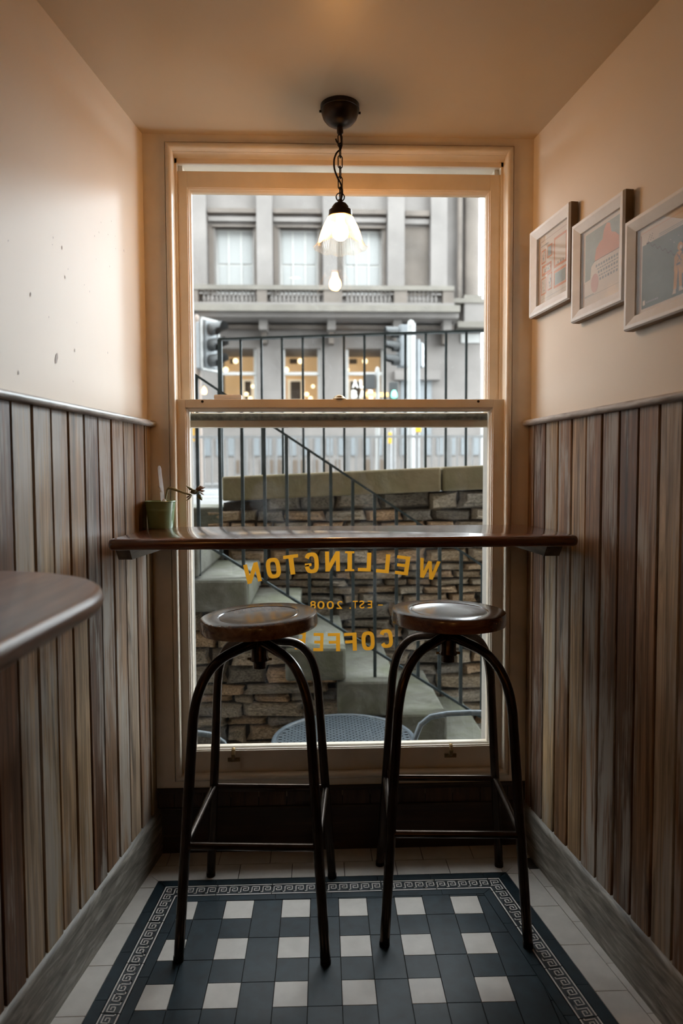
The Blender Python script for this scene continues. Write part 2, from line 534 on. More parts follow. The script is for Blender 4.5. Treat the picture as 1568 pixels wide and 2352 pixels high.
o = MB().prism([(XL(YW + .02), YW + .02), (XL(YW + .02) - .12, YW + .02), (XL(Y0) - .12, Y0), (XL(Y0), Y0)], -0.02, ZC + .02).build('wall_left', 'plaster')
wall_l = tag(o, 'cream plaster wall of the window bay above weathered boards, left side', 'wall', kind='structure')
o = MB().prism([(XR(Y0), Y0), (XR(Y0) + .12, Y0), (XR(YW + .02) + .12, YW + .02), (XR(YW + .02), YW + .02)], -0.02, ZC + .02).build('wall_right', 'plaster')
wall_r = tag(o, 'cream plaster wall of the window bay behind the framed pictures', 'wall', kind='structure')
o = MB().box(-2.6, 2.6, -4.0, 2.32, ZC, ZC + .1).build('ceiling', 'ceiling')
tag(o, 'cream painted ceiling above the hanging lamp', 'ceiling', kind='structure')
# the cafe behind the camera
o = MB().box(-2.6, 2.6, -4.1, -4.0, -.02, ZC).build('wall_back', 'plaster')
tag(o, 'far cream wall of the cafe behind the viewpoint', 'wall', kind='structure')
mb = MB().box(-2.7, -2.6, -4.0, Y0, -.02, ZC).box(-2.7, XL(Y0) - .12, Y0, Y0 + .1, -.02, ZC)
tag(mb.build('wall_far_left', 'plaster'), 'cafe side wall left of the viewpoint', 'wall', kind='structure')
mb = MB().box(2.6, 2.7, -4.0, Y0, -.02, ZC).box(XR(Y0) + .12, 2.7, Y0, Y0 + .1, -.02, ZC)
tag(mb.build('wall_far_right', 'plaster'), 'cafe side wall right of the viewpoint', 'wall', kind='structure')

# outer wall around the window opening
mb = MB()
OX0, OX1, OZ0, OZ1 = -0.432, 0.600, 0.215, 2.190
ox0, ox1, oz1 = -0.405, 0.575, 2.175
mb.box(-26, OX0 - .0, 2.30, 2.46, -1.0, 18.0).box(OX1, 9.0, 2.30, 2.46, -1.0, 18.0)
mb.box(OX0, OX1, 2.30, 2.46, OZ1, 18.0).box(OX0, OX1, 2.30, 2.46, -1.0, .20)
tag(mb.build('wall_window', 'outer_stone'), 'outer stone wall around the sash window', 'wall', kind='structure')

o = MB().box(-3.2, 3.2, 2.461, 3.05, 2.68, 3.0).box(-3.2, 3.2, 2.461, 2.80, 2.60, 2.68).build('added_overhang', 'outer_stone')  # added out of view to keep high sky light off the bay
tag(o, 'added unseen light-blocking stone cornice above the window outside', 'overhang', kind='structure')

# ------------------------------------------------------------------ floor with tiles
floor = MB().box(-2.6, 2.6, -4.0, 2.17, -.06, -.004).build('floor', 'grout')
tag(floor, 'black and white tiled floor with a greek key border', 'floor', kind='structure')
def lineL(x, s=0.088): return lambda y: x - s * (2.0 - y)
def lineR(x, s=0.150): return lambda y: x + s * (2.0 - y)
YB = -0.4            # tiles run this far towards the cafe
wbL, soL, siL, icL = lineL(-.4742), lineL(-.4445), lineL(-.3985), lineL(-.372)
wbR, soR, siR, icR = lineR(.5688), lineR(.5365), lineR(.4870), lineR(.4600)
yWB, ySO, ySI, yCH = 2.0065, 1.979, 1.927, 1.9031
G = 0.0011
def tile(name, poly, mat, z=0.0, parent=None, gap=G):
    poly = ccw(poly)
    if area2(poly) < 2e-5: return None
    p = inset(poly, gap) if gap else poly
    o = MB().prism(p, z - .006, z).build(name, mat, parent or floor, fix=False)
    return o
def strip_quad(fa, fb, y0, y1):
    return [(fa(y0), y0), (fb(y0), y0), (fb(y1), y1), (fa(y1), y1)]
# white rows along the window wall
x = -0.5575 + .0
skL, skR = lambda y: XL(y) + .012, lambda y: XR(y) - .010
for r, (ya, yb, off) in enumerate(((yWB, 2.0855, -0.2383), (2.0855, 2.168, -0.3082))):
    k = -3
    while True:
        xa = off + k * .1593; xb = xa + .1593; k += 1
        if xa > .72: break
        reg = [(wbL(ya), ya), (wbR(ya), ya), (wbR(ya) + (yb - ya) * 1.05 + (0 if r == 0 else .1), yb), (wbL(ya) - (yb - ya) * 1.05 - (0 if r == 0 else .1), yb)]
        if r == 1: reg = [(skL(ya), ya), (skR(ya), ya), (skR(yb), yb), (skL(yb), yb)]
        p = clip([(xa, ya), (xb, ya), (xb, yb), (xa, yb)], reg)
        if p and r == 0: p = clip(p, [(skL(ya), ya), (skR(ya), ya), (skR(yb), yb), (skL(yb), yb)])
        if p: tile('white_tile', p, 'white_tile')
# white columns along the side walls
for side in 'LR':
    y = yWB
    yy = 1.9737 if side == 'L' else 1.998
    k = 0
    edges = [2.09] + [yy - .1593 * i for i in range(16)]
    for a, b in zip(edges, edges[1:]):
        if side == 'L':
            p = [(skL(b), b), (wbL(b), b), (wbL(a), a), (skL(a), a)]
            p = clip(ccw(p), [(wbL(yWB) - .5, yWB + .525), (wbL(yWB) - .6, YB), (wbL(yWB) + .3, YB), (wbL(yWB), yWB)])
        else:
            wo = lineR(.6467)
            p = [(wbR(b), b), (min(wo(b), skR(b)), b), (min(wo(a), skR(a)), a), (wbR(a), a)]
            p = clip(ccw(p), [(wbR(yWB), yWB), (wbR(yWB) - .3, YB), (wbR(yWB) + .6, YB), (wbR(yWB) + .5, yWB + .525)])
        if p: tile('white_tile', p, 'white_tile')
        if side == 'R':
            a2, b2 = a - .07, b - .07
            q = [(wo(b2), b2), (skR(b2), b2), (skR(a2), a2), (wo(a2), a2)]
            if skR(b2) - wo(b2) > .004 and skR(a2) > wo(a2): tile('white_sliver_tile', q, 'white_tile')
# outer black strip
for i in range(8):
    xa = -.62 + i * .1593; xb = xa + .1593
    p = clip([(xa, ySO), (xb, ySO), (xb, yWB), (xa, yWB)], [(soL(ySO), ySO), (soR(ySO), ySO), (wbR(yWB), yWB), (wbL(yWB), yWB)])
    if p: tile('black_border_tile', p, 'dark_tile', gap=.0006)
for side, fa, fb in (('L', wbL, soL), ('R', soR, wbR)):
    for i in range(16):
        a = 2.02 - .1593 * i; b = a - .1593
        p = ccw([(fa(b), b), (fb(b), b), (fb(a), a), (fa(a), a)])
        if side == 'L': reg = [(wbL(YB), YB), (soL(YB), YB), (soL(ySO), ySO), (wbL(yWB), yWB)]
        else: reg = [(soR(YB), YB), (wbR(YB), YB), (wbR(yWB), yWB), (soR(ySO), ySO)]
        p = clip(p, reg)
        if p: tile('black_border_tile', p, 'dark_tile', gap=.0006)
# greek key strip
def key_rects():
    # one repeat in a 6 x 8 cell (x along, y across); stroke 1 cell
    R_ = []
    s = 0.52
    def seg(x0, y0, x1, y1):
        R_.append((min(x0, x1) - s / 2, min(y0, y1) - s / 2, max(x0, x1) + s / 2, max(y0, y1) + s / 2))
    seg(0.4, 2.0, 0.4, 6.0)
    seg(0.4, 6.0, 4.4, 6.0)
    seg(4.4, 6.0, 4.4, 3.15)
    seg(4.4, 3.15, 1.75, 3.15)
    seg(1.75, 3.15, 1.75, 4.75)
    seg(1.75, 4.75, 3.1, 4.75)
    seg(0.4, 2.0, -1.6, 2.0)
    seg(-1.6 + .0, 2.0, -1.0, 2.0)
    return R_
KR = key_rects()
TL = 0.1593
def key_run(p0, d, n, w, region, ntile, t0=0.0):
    # p0 outer-edge start, d unit direction along, n unit direction inwards
    for i in range(ntile):
        s0 = t0 + i * TL
        def P(s, t): return (p0[0] + d[0] * s + n[0] * t, p0[1] + d[1] * s + n[1] * t)
        base = clip(ccw([P(s0, 0), P(s0 + TL, 0), P(s0 + TL, w), P(s0, w)]), region)
        if not base or area2(base) < 1e-5: continue
        kt = tile('key_tile', base, 'key_dark')
        if kt is None: continue
        mb = MB()
        cell = TL / 5
        rects = []
        for j in range(5):
            ox = s0 + j * cell
            for (a, b, c, e) in KR:
                rects.append((ox + (a + .7) / 6 * cell, (8 - e) / 8 * w, ox + (c + .7) / 6 * cell, (8 - b) / 8 * w))
        for ly in (0.35, 7.1):
            rects.append((s0 + .0012, ly / 8 * w, s0 + TL - .0012, (ly + .55) / 8 * w))
        for (a, b, c, e) in rects:
            a = max(a, s0 + .0012); c = min(c, s0 + TL - .0012)
            if c <= a: continue
            q = clip(ccw([P(a, b), P(c, b), P(c, e), P(a, e)]), region)
            if q and area2(q) > 1e-7:
                bb = len(mb.v)
                mb.v += [(x_, y_, .0003) for x_, y_ in q]
                mb.face([bb + t for t in range(len(q))])
        if mb.f: mb.build('key_pattern', 'key_white', kt, fix=False)
regB = [(siL(ySI), ySI), (siR(ySI), ySI), (soR(ySO), ySO), (soL(ySO), ySO)]
key_run((-.4526 - TL, ySO), (1, 0), (0, -1), ySO - ySI, regB, 8, t0=0.0)
dl = Vector((-.088, -1)).normalized(); nl = (-dl.y, dl.x)
regLk = [(soL(YB), YB), (siL(YB), YB), (siL(ySI), ySI), (soL(ySO), ySO)]
key_run((soL(ySO), ySO), tuple(dl), nl, .046, regLk, 15)
dr = Vector((.150, -1)).normalized(); nr = (dr.y, -dr.x)
regRk = [(siR(YB), YB), (soR(YB), YB), (soR(ySO), ySO), (siR(ySI), ySI)]
key_run((soR(ySO), ySO), tuple(dr), nr, .049, regRk, 15, t0=-.10)
# inner black strip
for i in range(8):
    xa = -.60 + i * .1593; xb = xa + .1593
    p = clip([(xa, yCH), (xb, yCH), (xb, ySI), (xa, ySI)], [(icL(yCH), yCH), (icR(yCH), yCH), (siR(ySI), ySI), (siL(ySI), ySI)])
    if p: tile('black_border_tile', p, 'dark_tile', gap=.0006)
for side, fa, fb in (('L', siL, icL), ('R', icR, siR)):
    for i in range(16):
        a = 1.93 - .1593 * i; b = a - .1593
        p = ccw([(fa(b), b), (fb(b), b), (fb(a), a), (fa(a), a)])
        if side == 'L': reg = [(siL(YB), YB), (icL(YB), YB), (icL(yCH), yCH), (siL(ySI), ySI)]
        else: reg = [(icR(YB), YB), (siR(YB), YB), (siR(ySI), ySI), (icR(yCH), yCH)]
        p = clip(p, reg)
        if p: tile('black_border_tile', p, 'dark_tile', gap=.0006)
# chequer field
GX, GY, GA, GS = -.4176, 1.9031, -.0104, .0792
def gp(i, j):
    u_, v_ = i * GS, -j * GS
    return (GX + u_ * math.cos(GA) - v_ * math.sin(GA), GY + u_ * math.sin(GA) + v_ * math.cos(GA))
regC = [(icL(YB), YB), (icR(YB), YB), (icR(yCH), yCH), (icL(yCH), yCH)]
def cell_tile(i0, i1, j0, j1, mat, name):
    p = clip([gp(i0, j1), gp(i1, j1), gp(i1, j0), gp(i0, j0)], regC)
    if p: tile(name, p, mat)
NJ = 22
for c in range(-1, 9):
    for j in range(-1, NJ):
        if j % 2 == 0: cell_tile(2 * c, 2 * c + 1, j, j + 1, 'white_tile' if 0 <= c <= 5 else 'dark_tile', 'white_tile' if 0 <= c <= 5 else 'dark_tile')
        else: cell_tile(2 * c, 2 * c + 1, j, j + 1, 'dark_tile', 'dark_tile')
    off = 1 if c % 2 == 0 else 0
    j = off - 2
    while j < NJ:
        cell_tile(2 * c + 1, 2 * c + 2, max(j, -1), j + 2, 'dark_tile', 'dark_tile')
        j += 2

# ------------------------------------------------------------------ wainscot boards, rails, skirting
PW = 0.0766
mb = MB()
zb0, zb1 = 0.13, 1.357
rg = []
hw = PW / 2 - .0023
prof = [(-.002, -hw), (.008, -hw), (.0105, -hw + .0025), (.0105, hw - .0025), (.008, hw), (-.002, hw)]
mb.rings([[(x_, y_, zb0) for x_, y_ in prof], [(x_, y_, zb1) for x_, y_ in prof]])
plank_src = mb.build('plank', 'board', wall_l)
pme = plank_src.data
first = True
NB = 24
for k in range(NB):
    yc = 2.107 + PW / 2 - k * PW
    if k == 0: continue
    pr = random.uniform(-.0012, .0012)
    y_ = yc
    o = plank_src if first else inst(pme, 'plank', wall_l)
    first = False
    o.location = (XL(y_) + pr, y_, 0); o.rotation_euler.z = AL
o = inst(pme, 'plank', wall_l, (XL(2.1315), 2.1315, 0), (0, 0, AL), (1, 0.62, 1))
for k in range(NB):
    yc = 2.112 + PW / 2 - .0778 * k
    pr = random.uniform(-.0012, .0012)
    sc = 1.0
    if k == 0:
        yc = 2.133; sc = .55
    o = inst(pme, 'plank', wall_r, (XR(yc) + pr, yc, 0), (0, 0, PI + AR), (1, sc * 1.015, 1))
# dark backing behind the boards
MB().box(-.004, .0025, -1.0, 1.0, .1, 1.355).build('board_backing', 'joint', wall_l, loc=(XL(1.22), 1.22, 0), rotz=AL)
mbb = MB().box(-.004, .0025, -.93, .93, .1, 1.355).build('board_backing', 'joint', wall_r, loc=(XR(1.23), 1.23, 0), rotz=PI + AR)

M['scuff'] = plain('grey_scuff', (0.42, 0.37, 0.34), 0.8)
for yy, zz, ln, an in [(1.442, 1.675, 0.0053, 0.6), (1.619, 1.741, 0.0054, -0.1), (1.615, 1.724, 0.0048, 0.7), (1.658, 1.731, 0.0094, 0), (1.684, 1.69, 0.0039, 0), (1.669, 1.667, 0.0083, -0.2), (1.519, 1.588, 0.0106, 0.15), (1.62, 1.47, 0.0269, 0.25), (1.591, 1.557, 0.0053, 0.2), (1.465, 1.415, 0.0102, -0.1), (1.721, 1.573, 0.0029, 0), (1.852, 1.833, 0.0055, -0.5), (1.865, 1.863, 0.0043, -0.5), (1.928, 1.889, 0.0051, -0.6), (1.952, 1.824, 0.0039, -0.6), (2.007, 1.836, 0.0087, -0.4), (1.832, 1.759, 0.0037, 1.4), (1.912, 1.764, 0.0057, 0), (1.764, 1.675, 0.0035, 0.6), (1.792, 1.666, 0.0048, 0), (1.707, 1.504, 0.0091, -0.1), (1.695, 1.428, 0.0045, -0.5), (1.888, 1.53, 0.0069, -0.2), (1.95, 1.857, 0.0032, 0), (1.906, 1.846, 0.0044, -0.5), (1.826, 1.815, 0.0055, 0.2)]:
    hl, hw_ = ln / 2, max(.0009, ln * .14)
    q = [(-hw_ * .4, -hl), (hw_ * .6, -hl * .8), (hw_, hl * .3), (hw_ * .3, hl), (-hw_ * .7, hl * .6), (-hw_, -hl * .4)]
    mbq = MB(); mbq.v = [(.0006, a * math.cos(an) * 1.6 + b * math.sin(an), -a * math.sin(an) + b * math.cos(an)) for a, b in q]; mbq.face(range(6))
    mbq.build('scuff_mark', 'scuff', wall_l, loc=(XL(yy), yy, zz), rotz=AL, fix=False)

def along(name, prof, yA, yB, xf, mat, sgn):
    # extrude a profile (offset into the room, z) along a bay wall
    mb = MB()
    n = Vector((1, -0.14 * 1, 0)) if sgn > 0 else Vector((-1, -0.125, 0))
    n.normalize()
    rings = []
    for y_ in (yA, yB):
        rings.append([(xf(y_) + n.x * d, y_ + n.y * d * 0, z) for d, z in prof])
    return mb.rings(rings).build(name, mat, smooth=True)
nose = [(-.004, 1.352), (.016, 1.352)] + [(.020 + .009 * math.cos(a), 1.361 + .009 * math.sin(a)) for a in (-1.2, -.6, 0, .6, 1.2)] + [(.016, 1.3705), (-.004, 1.3705)]
o = along('trim_1', nose, YW + .0, Y0, XL, 'rail', 1); tag(o, 'weathered grey dado rail capping the boards on the bare wall side', 'trim', kind='structure')
o = along('trim_2', nose, YW + .0, Y0, XR, 'rail', -1); tag(o, 'weathered grey dado rail capping the boards below the pictures', 'trim', kind='structure')
sk = [(-.004, -.003), (.022, -.003), (.022, .132), (.018, .141), (.006, .150), (-.004, .150)]
o = along('baseboard_left', sk, YW + .004, Y0, XL, 'skirting', 1); tag(o, 'dark worn wooden skirting below the left boards', 'skirting', kind='structure')
o = along('baseboard_right', sk, YW + .004, Y0, XR, 'skirting', -1); tag(o, 'dark worn wooden skirting below the right boards', 'skirting', kind='structure')

# apron below the window
bb = thing('baseboard_back', 'dark wooden apron and skirting below the window behind the stools', 'skirting', kind='structure')
MB().box(-.545, .705, 2.158, 2.30, -.004, .145).build('skirting_board', 'darkwood', bb, bevel=.003)
nx = 14
for i in range(nx):
    xa = -.545 + 1.25 * i / nx
    MB().box(xa + .0012, xa + 1.25 / nx - .0012, 2.166, 2.30, .145, .196).build('apron_board', 'apron', bb)
MB().box(-.545, .705, 2.150, 2.30, .196, .212).build('ledge', 'darkwood', bb, bevel=.004)

# ------------------------------------------------------------------ sash window
win = thing('window_1', 'tall cream painted sash window with gold lettering on the lower pane', 'window', kind='structure')
# linings
MB().box(-.556, -.4505, 2.158, 2.178, .212, ZC).build('lining', 'frame', win)
MB().box(.617, .716, 2.158, 2.178, .212, ZC).build('lining', 'frame', win)
MB().box(-.4505, .617, 2.158, 2.178, 2.2085, ZC).build('lining', 'frame', win)
MB().box(-.4505, .617, 2.158, 2.178, .212, .232).build('lining', 'frame', win)
# staff beads, mitred round section
def frame_run(name, x0, x1, z0, z1, prof, mat, parent, sides='LRTB'):
    # prof: (inward offset, Y); mitred bars around a rectangle
    def ring(x, z, sx, sz): return [(x + sx * d, y_, z + sz * d) for d, y_ in prof]
    cr = {'BL': ring(x0, z0, 1, 1), 'BR': ring(x1, z0, -1, 1), 'TL': ring(x0, z1, 1, -1), 'TR': ring(x1, z1, -1, -1)}
    res = []
    for s_, (a, b) in {'L': ('BL', 'TL'), 'R': ('BR', 'TR'), 'T': ('TL', 'TR'), 'B': ('BL', 'BR')}.items():
        if s_ in sides:
            res.append(MB().rings([cr[a], cr[b]]).build(name, mat, parent, smooth=True))
    return res
bead = [(0.0, 2.185), (0.0, 2.156), (.002, 2.152)] + [(.0095 + .0095 * math.sin(a), 2.158 - .0095 * math.cos(a)) for a in (-.5, 0, .5, 1.0, 1.57)] + [(.019, 2.172), (.019, 2.185)]
frame_run('staff_bead', -.4483, .6148, .2335, 2.2062, bead, 'frame', win)
# pulley stiles, head and sill
MB().box(-.556, -.4325, 2.174, 2.318, .20, ZC + .03).build('pulley_stile', 'frame', win)
MB().box(.600, .716, 2.174, 2.318, .20, ZC + .03).build('pulley_stile', 'frame', win)
MB().box(-.4325, .600, 2.174, 2.318, 2.186, ZC + .03).build('head', 'frame', win)
MB().box(-.4325, .600, 2.174, 2.40, .17, .2515).build('sill', 'frame', win)
# parting beads and outer linings
for x0, x1 in ((-.4325, -.4255), (.593, .600)):
    MB().box(x0, x1, 2.2185, 2.2265, .25, 2.186).build('parting_bead', 'frame', win)
MB().box(-.4325, .600, 2.2185, 2.2265, 2.172, 2.186).build('parting_bead', 'frame', win)
for x0, x1 in ((-.4325, -.4175), (.585, .600)):
    MB().box(x0, x1, 2.271, 2.318, .25, 2.186).build('outer_lining', 'frame', win)

def sash(name, x0, x1, z0, z1, gx0, gx1, gz0, gz1, ya, yb):
    s = bpy.data.objects.new(name, None); C.objects.link(s); s.parent = win
    def bar(nm, a0, a1, b0, b1): return MB().box(a0, a1, ya, yb, b0, b1).build(nm, 'frame', s, bevel=.0012)
    m = .0105
    bar('stile', x0, gx0 - m, z0, z1); bar('stile', gx1 + m, x1, z0, z1)
    bar('top_rail', gx0 - m, gx1 + m, gz1 + m, z1); bar('bottom_rail', gx0 - m, gx1 + m, z0, gz0 - m)
    pr = [(0, ya + .003), (.0012, ya + .0035), (.0035, ya + .0045), (.0042, ya + .007), (.0055, ya + .0085), (.0075, ya + .010), (.0095, ya + .0135), (.0105, ya + .0155), (.0105, ya + .030), (0, ya + .030)]
    frame_run('glazing_moulding', gx0 - m, gx1 + m, gz0 - m, gz1 + m, pr, 'frame', s)
    return s
low = sash('lower_sash', -.4296, .5962, .2535, 1.4378, -.3925, .5512, .3335, 1.4012, 2.175, 2.215)
LP = MB().box(-.3945, .5532, 2.196, 2.199, .3315, 1.4032).build('pane', 'pane', low)
ups = sash('upper_sash', -.4283, .5965, 1.3552, 2.1524, -.3855, .5507, 1.402, 2.0918, 2.2285, 2.2685)
MB().box(-.3875, .5527, 2.2485, 2.2515, 1.400, 2.0938).build('pane', 'pane', ups)
# weathered top edge of the upper sash's meeting rail
pw = [(-.386, 2.229, 1.3765)]
mb = MB()
for x_ in (-.3875, .553):
    pass
ringA = [(2.2282, 1.3765), (2.224, 1.3775), (2.2225, 1.385), (2.2235, 1.3925), (2.2282, 1.3985)]
mb.rings([[(-.424, y_, z_) for y_, z_ in ringA], [(.5925, y_, z_) for y_, z_ in ringA]])
mb.build('weathered_moulding', 'frame_worn', ups, smooth=True)
# bolt holes, fastener, lifts
for u_, v_ in ((468, 922), (1097, 922)):
    p = at(u_, v_, 2.1748)
    mb = MB(); mb.tube([(p[0], 2.1742, p[1]), (p[0], 2.190, p[1])], .0042, 12)
    mb.build('bolt_hole', 'joint', low)
p = at(780, 909, 2.20)
mb = MB().lathe([(.0, .0), (.024, .0), (.024, .003), (.019, .006), (.015, .011), (.009, .0145), (.0, .016)], 20, cap=False)
mb.build('sash_fastener', 'brass', low, smooth=True, loc=(p[0], 2.196, 1.4378))
for u_ in (529, 1037):
    p = at(u_, 1722, 2.17)
    mb = MB().box(-.019, .019, 2.1705, 2.175, .288, .300)
    mb.tube([(0, 2.172, .298), (0, 2.160, .305), (0, 2.156, .318), (0, 2.162, .329), (0, 2.168, .331)], .0062, 8)
    mb.build('sash_lift', 'brass', low, smooth=True, loc=(p[0], 0, 0))
o = MB().slab([(-.043, -.012), (.043, -.012), (.043, .012), (-.043, .012)], 0, .016, .003).build('window_sensor', 'label', smooth=True, loc=(at(527, 912, 2.2)[0], 2.2005, 1.438))
tag(o, 'small flat white plastic block lying on the meeting rail of the sash window', 'block')

# lettering on the lower pane (reads from the street)
def glyph(ch, bold):
    cu = bpy.data.curves.new('glyph', 'FONT')
    cu.body = ch; cu.offset = bold; cu.resolution_u = 4
    ob = bpy.data.objects.new('glyph', cu); C.objects.link(ob)
    dg = bpy.context.evaluated_depsgraph_get()
    me = bpy.data.meshes.new_from_object(ob.evaluated_get(dg))
    V = [v.co.copy() for v in me.vertices]; Fc = [tuple(p.vertices) for p in me.polygons]
    bpy.data.objects.remove(ob); bpy.data.curves.remove(cu); bpy.data.meshes.remove(me)
    x0 = min(v.x for v in V); x1 = max(v.x for v in V); y0 = min(v.y for v in V); y1 = max(v.y for v in V)
    return [((v.x - (x0 + x1) / 2) / (x1 - x0), (v.y - (y0 + y1) / 2) / (y1 - y0)) for v in V], Fc
def rects_glyph(rects):
    V, Fc = [], []
    for a, b, c, d in rects:
        n = len(V); V += [(a - .5, b - .5), (c - .5, b - .5), (c - .5, d - .5), (a - .5, d - .5)]; Fc.append((n, n + 1, n + 2, n + 3))
    return V, Fc
def quads_glyph(quads):
    V, Fc = [], []
    for q in quads:
        n = len(V); V += [(x - .5, y - .5) for x, y in q]; Fc.append(tuple(range(n, n + len(q))))
    return V, Fc
BLOCK = {
    'E': rects_glyph([(0, 0, .33, 1), (.33, .83, 1, 1), (.33, .42, .92, .58), (.33, 0, 1, .17)]),
    'F': rects_glyph([(0, 0, .33, 1), (.33, .83, 1, 1), (.33, .42, .92, .58)]),
    'L': rects_glyph([(0, 0, .33, 1), (.33, 0, 1, .18)]),
    'T': rects_glyph([(.34, 0, .66, .83), (0, .83, 1, 1)]),
    'I': rects_glyph([(.25, .1, .75, .9), (0, .9, 1, 1), (0, 0, 1, .1)]),
    'N': quads_glyph([[(0, 0), (.27, 0), (.27, .58), (.73, 0), (1, 0), (1, 1), (.73, 1), (.73, .42), (.27, 1), (0, 1)]]),
    'W': quads_glyph([[(0, 1), (.19, 0), (.37, 0), (.5, .58), (.63, 0), (.81, 0), (1, 1), (.83, 1), (.715, .36), (.585, .92), (.415, .92), (.285, .36), (.17, 1)]]),
}
def arc_glyph(open_a, open_b, tail=None):
    # heavy condensed O / C / G outline as a ring between two superellipses
    V, Fc = [], []
    n = 40
    def se(a, rx, ry, e=2.9):
        c, s_ = math.cos(a), math.sin(a)
        return (rx * abs(c) ** (2 / e) * (1 if c >= 0 else -1), ry * abs(s_) ** (2 / e) * (1 if s_ >= 0 else -1))
    for i in range(n):
        a0 = open_a + (open_b - open_a) * i / n; a1 = open_a + (open_b - open_a) * (i + 1) / n
        k = len(V)
        V += [se(a0, .5, .5), se(a1, .5, .5), se(a1, .20, .32), se(a0, .20, .32)]
        Fc.append((k, k + 1, k + 2, k + 3))
    for q in (tail or []):
        k = len(V); V += [(x - .5, y - .5) for x, y in q]; Fc.append(tuple(range(k, k + len(q))))
    return V, Fc
BLOCK['O'] = arc_glyph(0, 2 * PI)
BLOCK['C'] = arc_glyph(.45, 2 * PI - .45)
BLOCK['G'] = arc_glyph(.42, 2 * PI - .12, [[(.52, .34), (1, .34), (1, .48), (.52, .48)]])
def letter(ch, u_, v_, w_px, h_px, rot, name='letter', bold=0.0):
    # centre in photo survey units on the pane plane; mirrored because it faces the street
    V, Fc = BLOCK[ch] if (bold == 0 and ch in BLOCK) else glyph(ch, bold)
    Yp = 2.1945
    cx, cz = at(u_, v_, Yp)
    k = Yp / F
    c, s_ = math.cos(rot), math.sin(rot)
    vv = []
    for dy in (0,):
        for x_, y_ in V:
            X, Z = -x_ * w_px * k, y_ * h_px * k
            vv.append((cx + X * c + Z * s_, Yp + dy, cz - X * s_ + Z * c))
    mb = MB(); n = len(V)
    mb.v = vv
    for f in Fc:
        mb.face(f)
    mb.build(name, 'gold', low, fix=False)
sx = 500 / 1568
for ch, px, py, w_, h_, deg in (('W', 1393, 217, 152, 142, 12), ('E', 1206, 188, 97, 138, 8), ('L', 1065, 173, 94, 138, 5), ('L', 931, 161, 94, 138, 2.5), ('I', 823, 155, 67, 145, .5),
                                ('N', 699, 155, 106, 146, -1), ('G', 548, 164, 102, 150, -2.5), ('T', 403, 176, 108, 143, -7), ('O', 270, 199, 103, 148, -8), ('N', 119, 233, 106, 142, -13)):
    letter(ch, 540 + px * sx, 1240 + py * sx, w_ * sx, h_ * sx, math.radians(deg))
for ch, px, py, w_, h_ in (('-', 1045, 473, 34, 8), ('E', 968, 468, 33, 56), ('S', 910, 468, 36, 58), ('T', 862, 468, 36, 56), ('.', 826, 493, 11, 11), ('2', 748, 469, 44, 58), ('0', 681, 469, 52, 58), ('0', 613, 468, 52, 58), ('8', 556, 467, 42, 58), ('-', 478, 474, 34, 8)):
    letter(ch, 540 + px * sx, 1240 + py * sx, w_ * sx, h_ * sx, 0.0, bold=.006 if ch not in '-.' else .001)
for ch, px, py, w_, h_, deg in (('C', 1088, 716, 94, 138, -6), ('O', 955, 731, 95, 140, -3), ('F', 826, 736, 92, 134, -1.5), ('F', 706, 737, 90, 134, 0), ('E', 593, 735, 72, 134, 2), ('E', 462, 722, 74, 134, 4)):
    letter(ch, 540 + px * sx, 1240 + py * sx, w_ * sx, h_ * sx, math.radians(deg))

# ------------------------------------------------------------------ window counter
def rounded(poly, rads, n=6):
    out = []
    m = len(poly)
    for i in range(m):
        p0, p1, p2 = Vector(poly[i - 1]), Vector(poly[i]), Vector(poly[(i + 1) % m])
        r = rads[i]
        if r == 0: out.append(tuple(p1)); continue
        a = p1 + (p0 - p1).normalized() * r; b = p1 + (p2 - p1).normalized() * r
        for k in range(n + 1):
            t = k / n
            q = a * (1 - t) ** 2 + p1 * 2 * t * (1 - t) + b * t * t
            out.append(tuple(q))
    return out
ctr = thing('window_counter', 'polished mahogany bar counter fixed across the window bay', 'counter', (0, 1.95, 0))
cp = rounded([(-.522, 1.732 - 1.95), (.680, 1.742 - 1.95), (.662, 2.149 - 1.95), (-.503, 2.149 - 1.95)], [.022, .026, 0, 0])
MB().slab(cp, 1.0145, 1.043, .009, 8).build('top', 'counter', ctr, smooth=True)
for (fi, fo, bi, bo) in ((-.485, -.521, -.455, -.507), (.615, .657, .607, .657)):
    ya, yb = 1.835 - 1.95, 2.135 - 1.95
    pts = [(fi, ya, .980), (fo, ya, .980), (bo, yb, .980), (bi, yb, .980), (fi, ya - .03, 1.0145), (fo, ya - .03, 1.0145), (bo, yb, 1.0145), (bi, yb, 1.0145)]
    MB().hull8(pts).build('support_batten', 'batten', ctr)

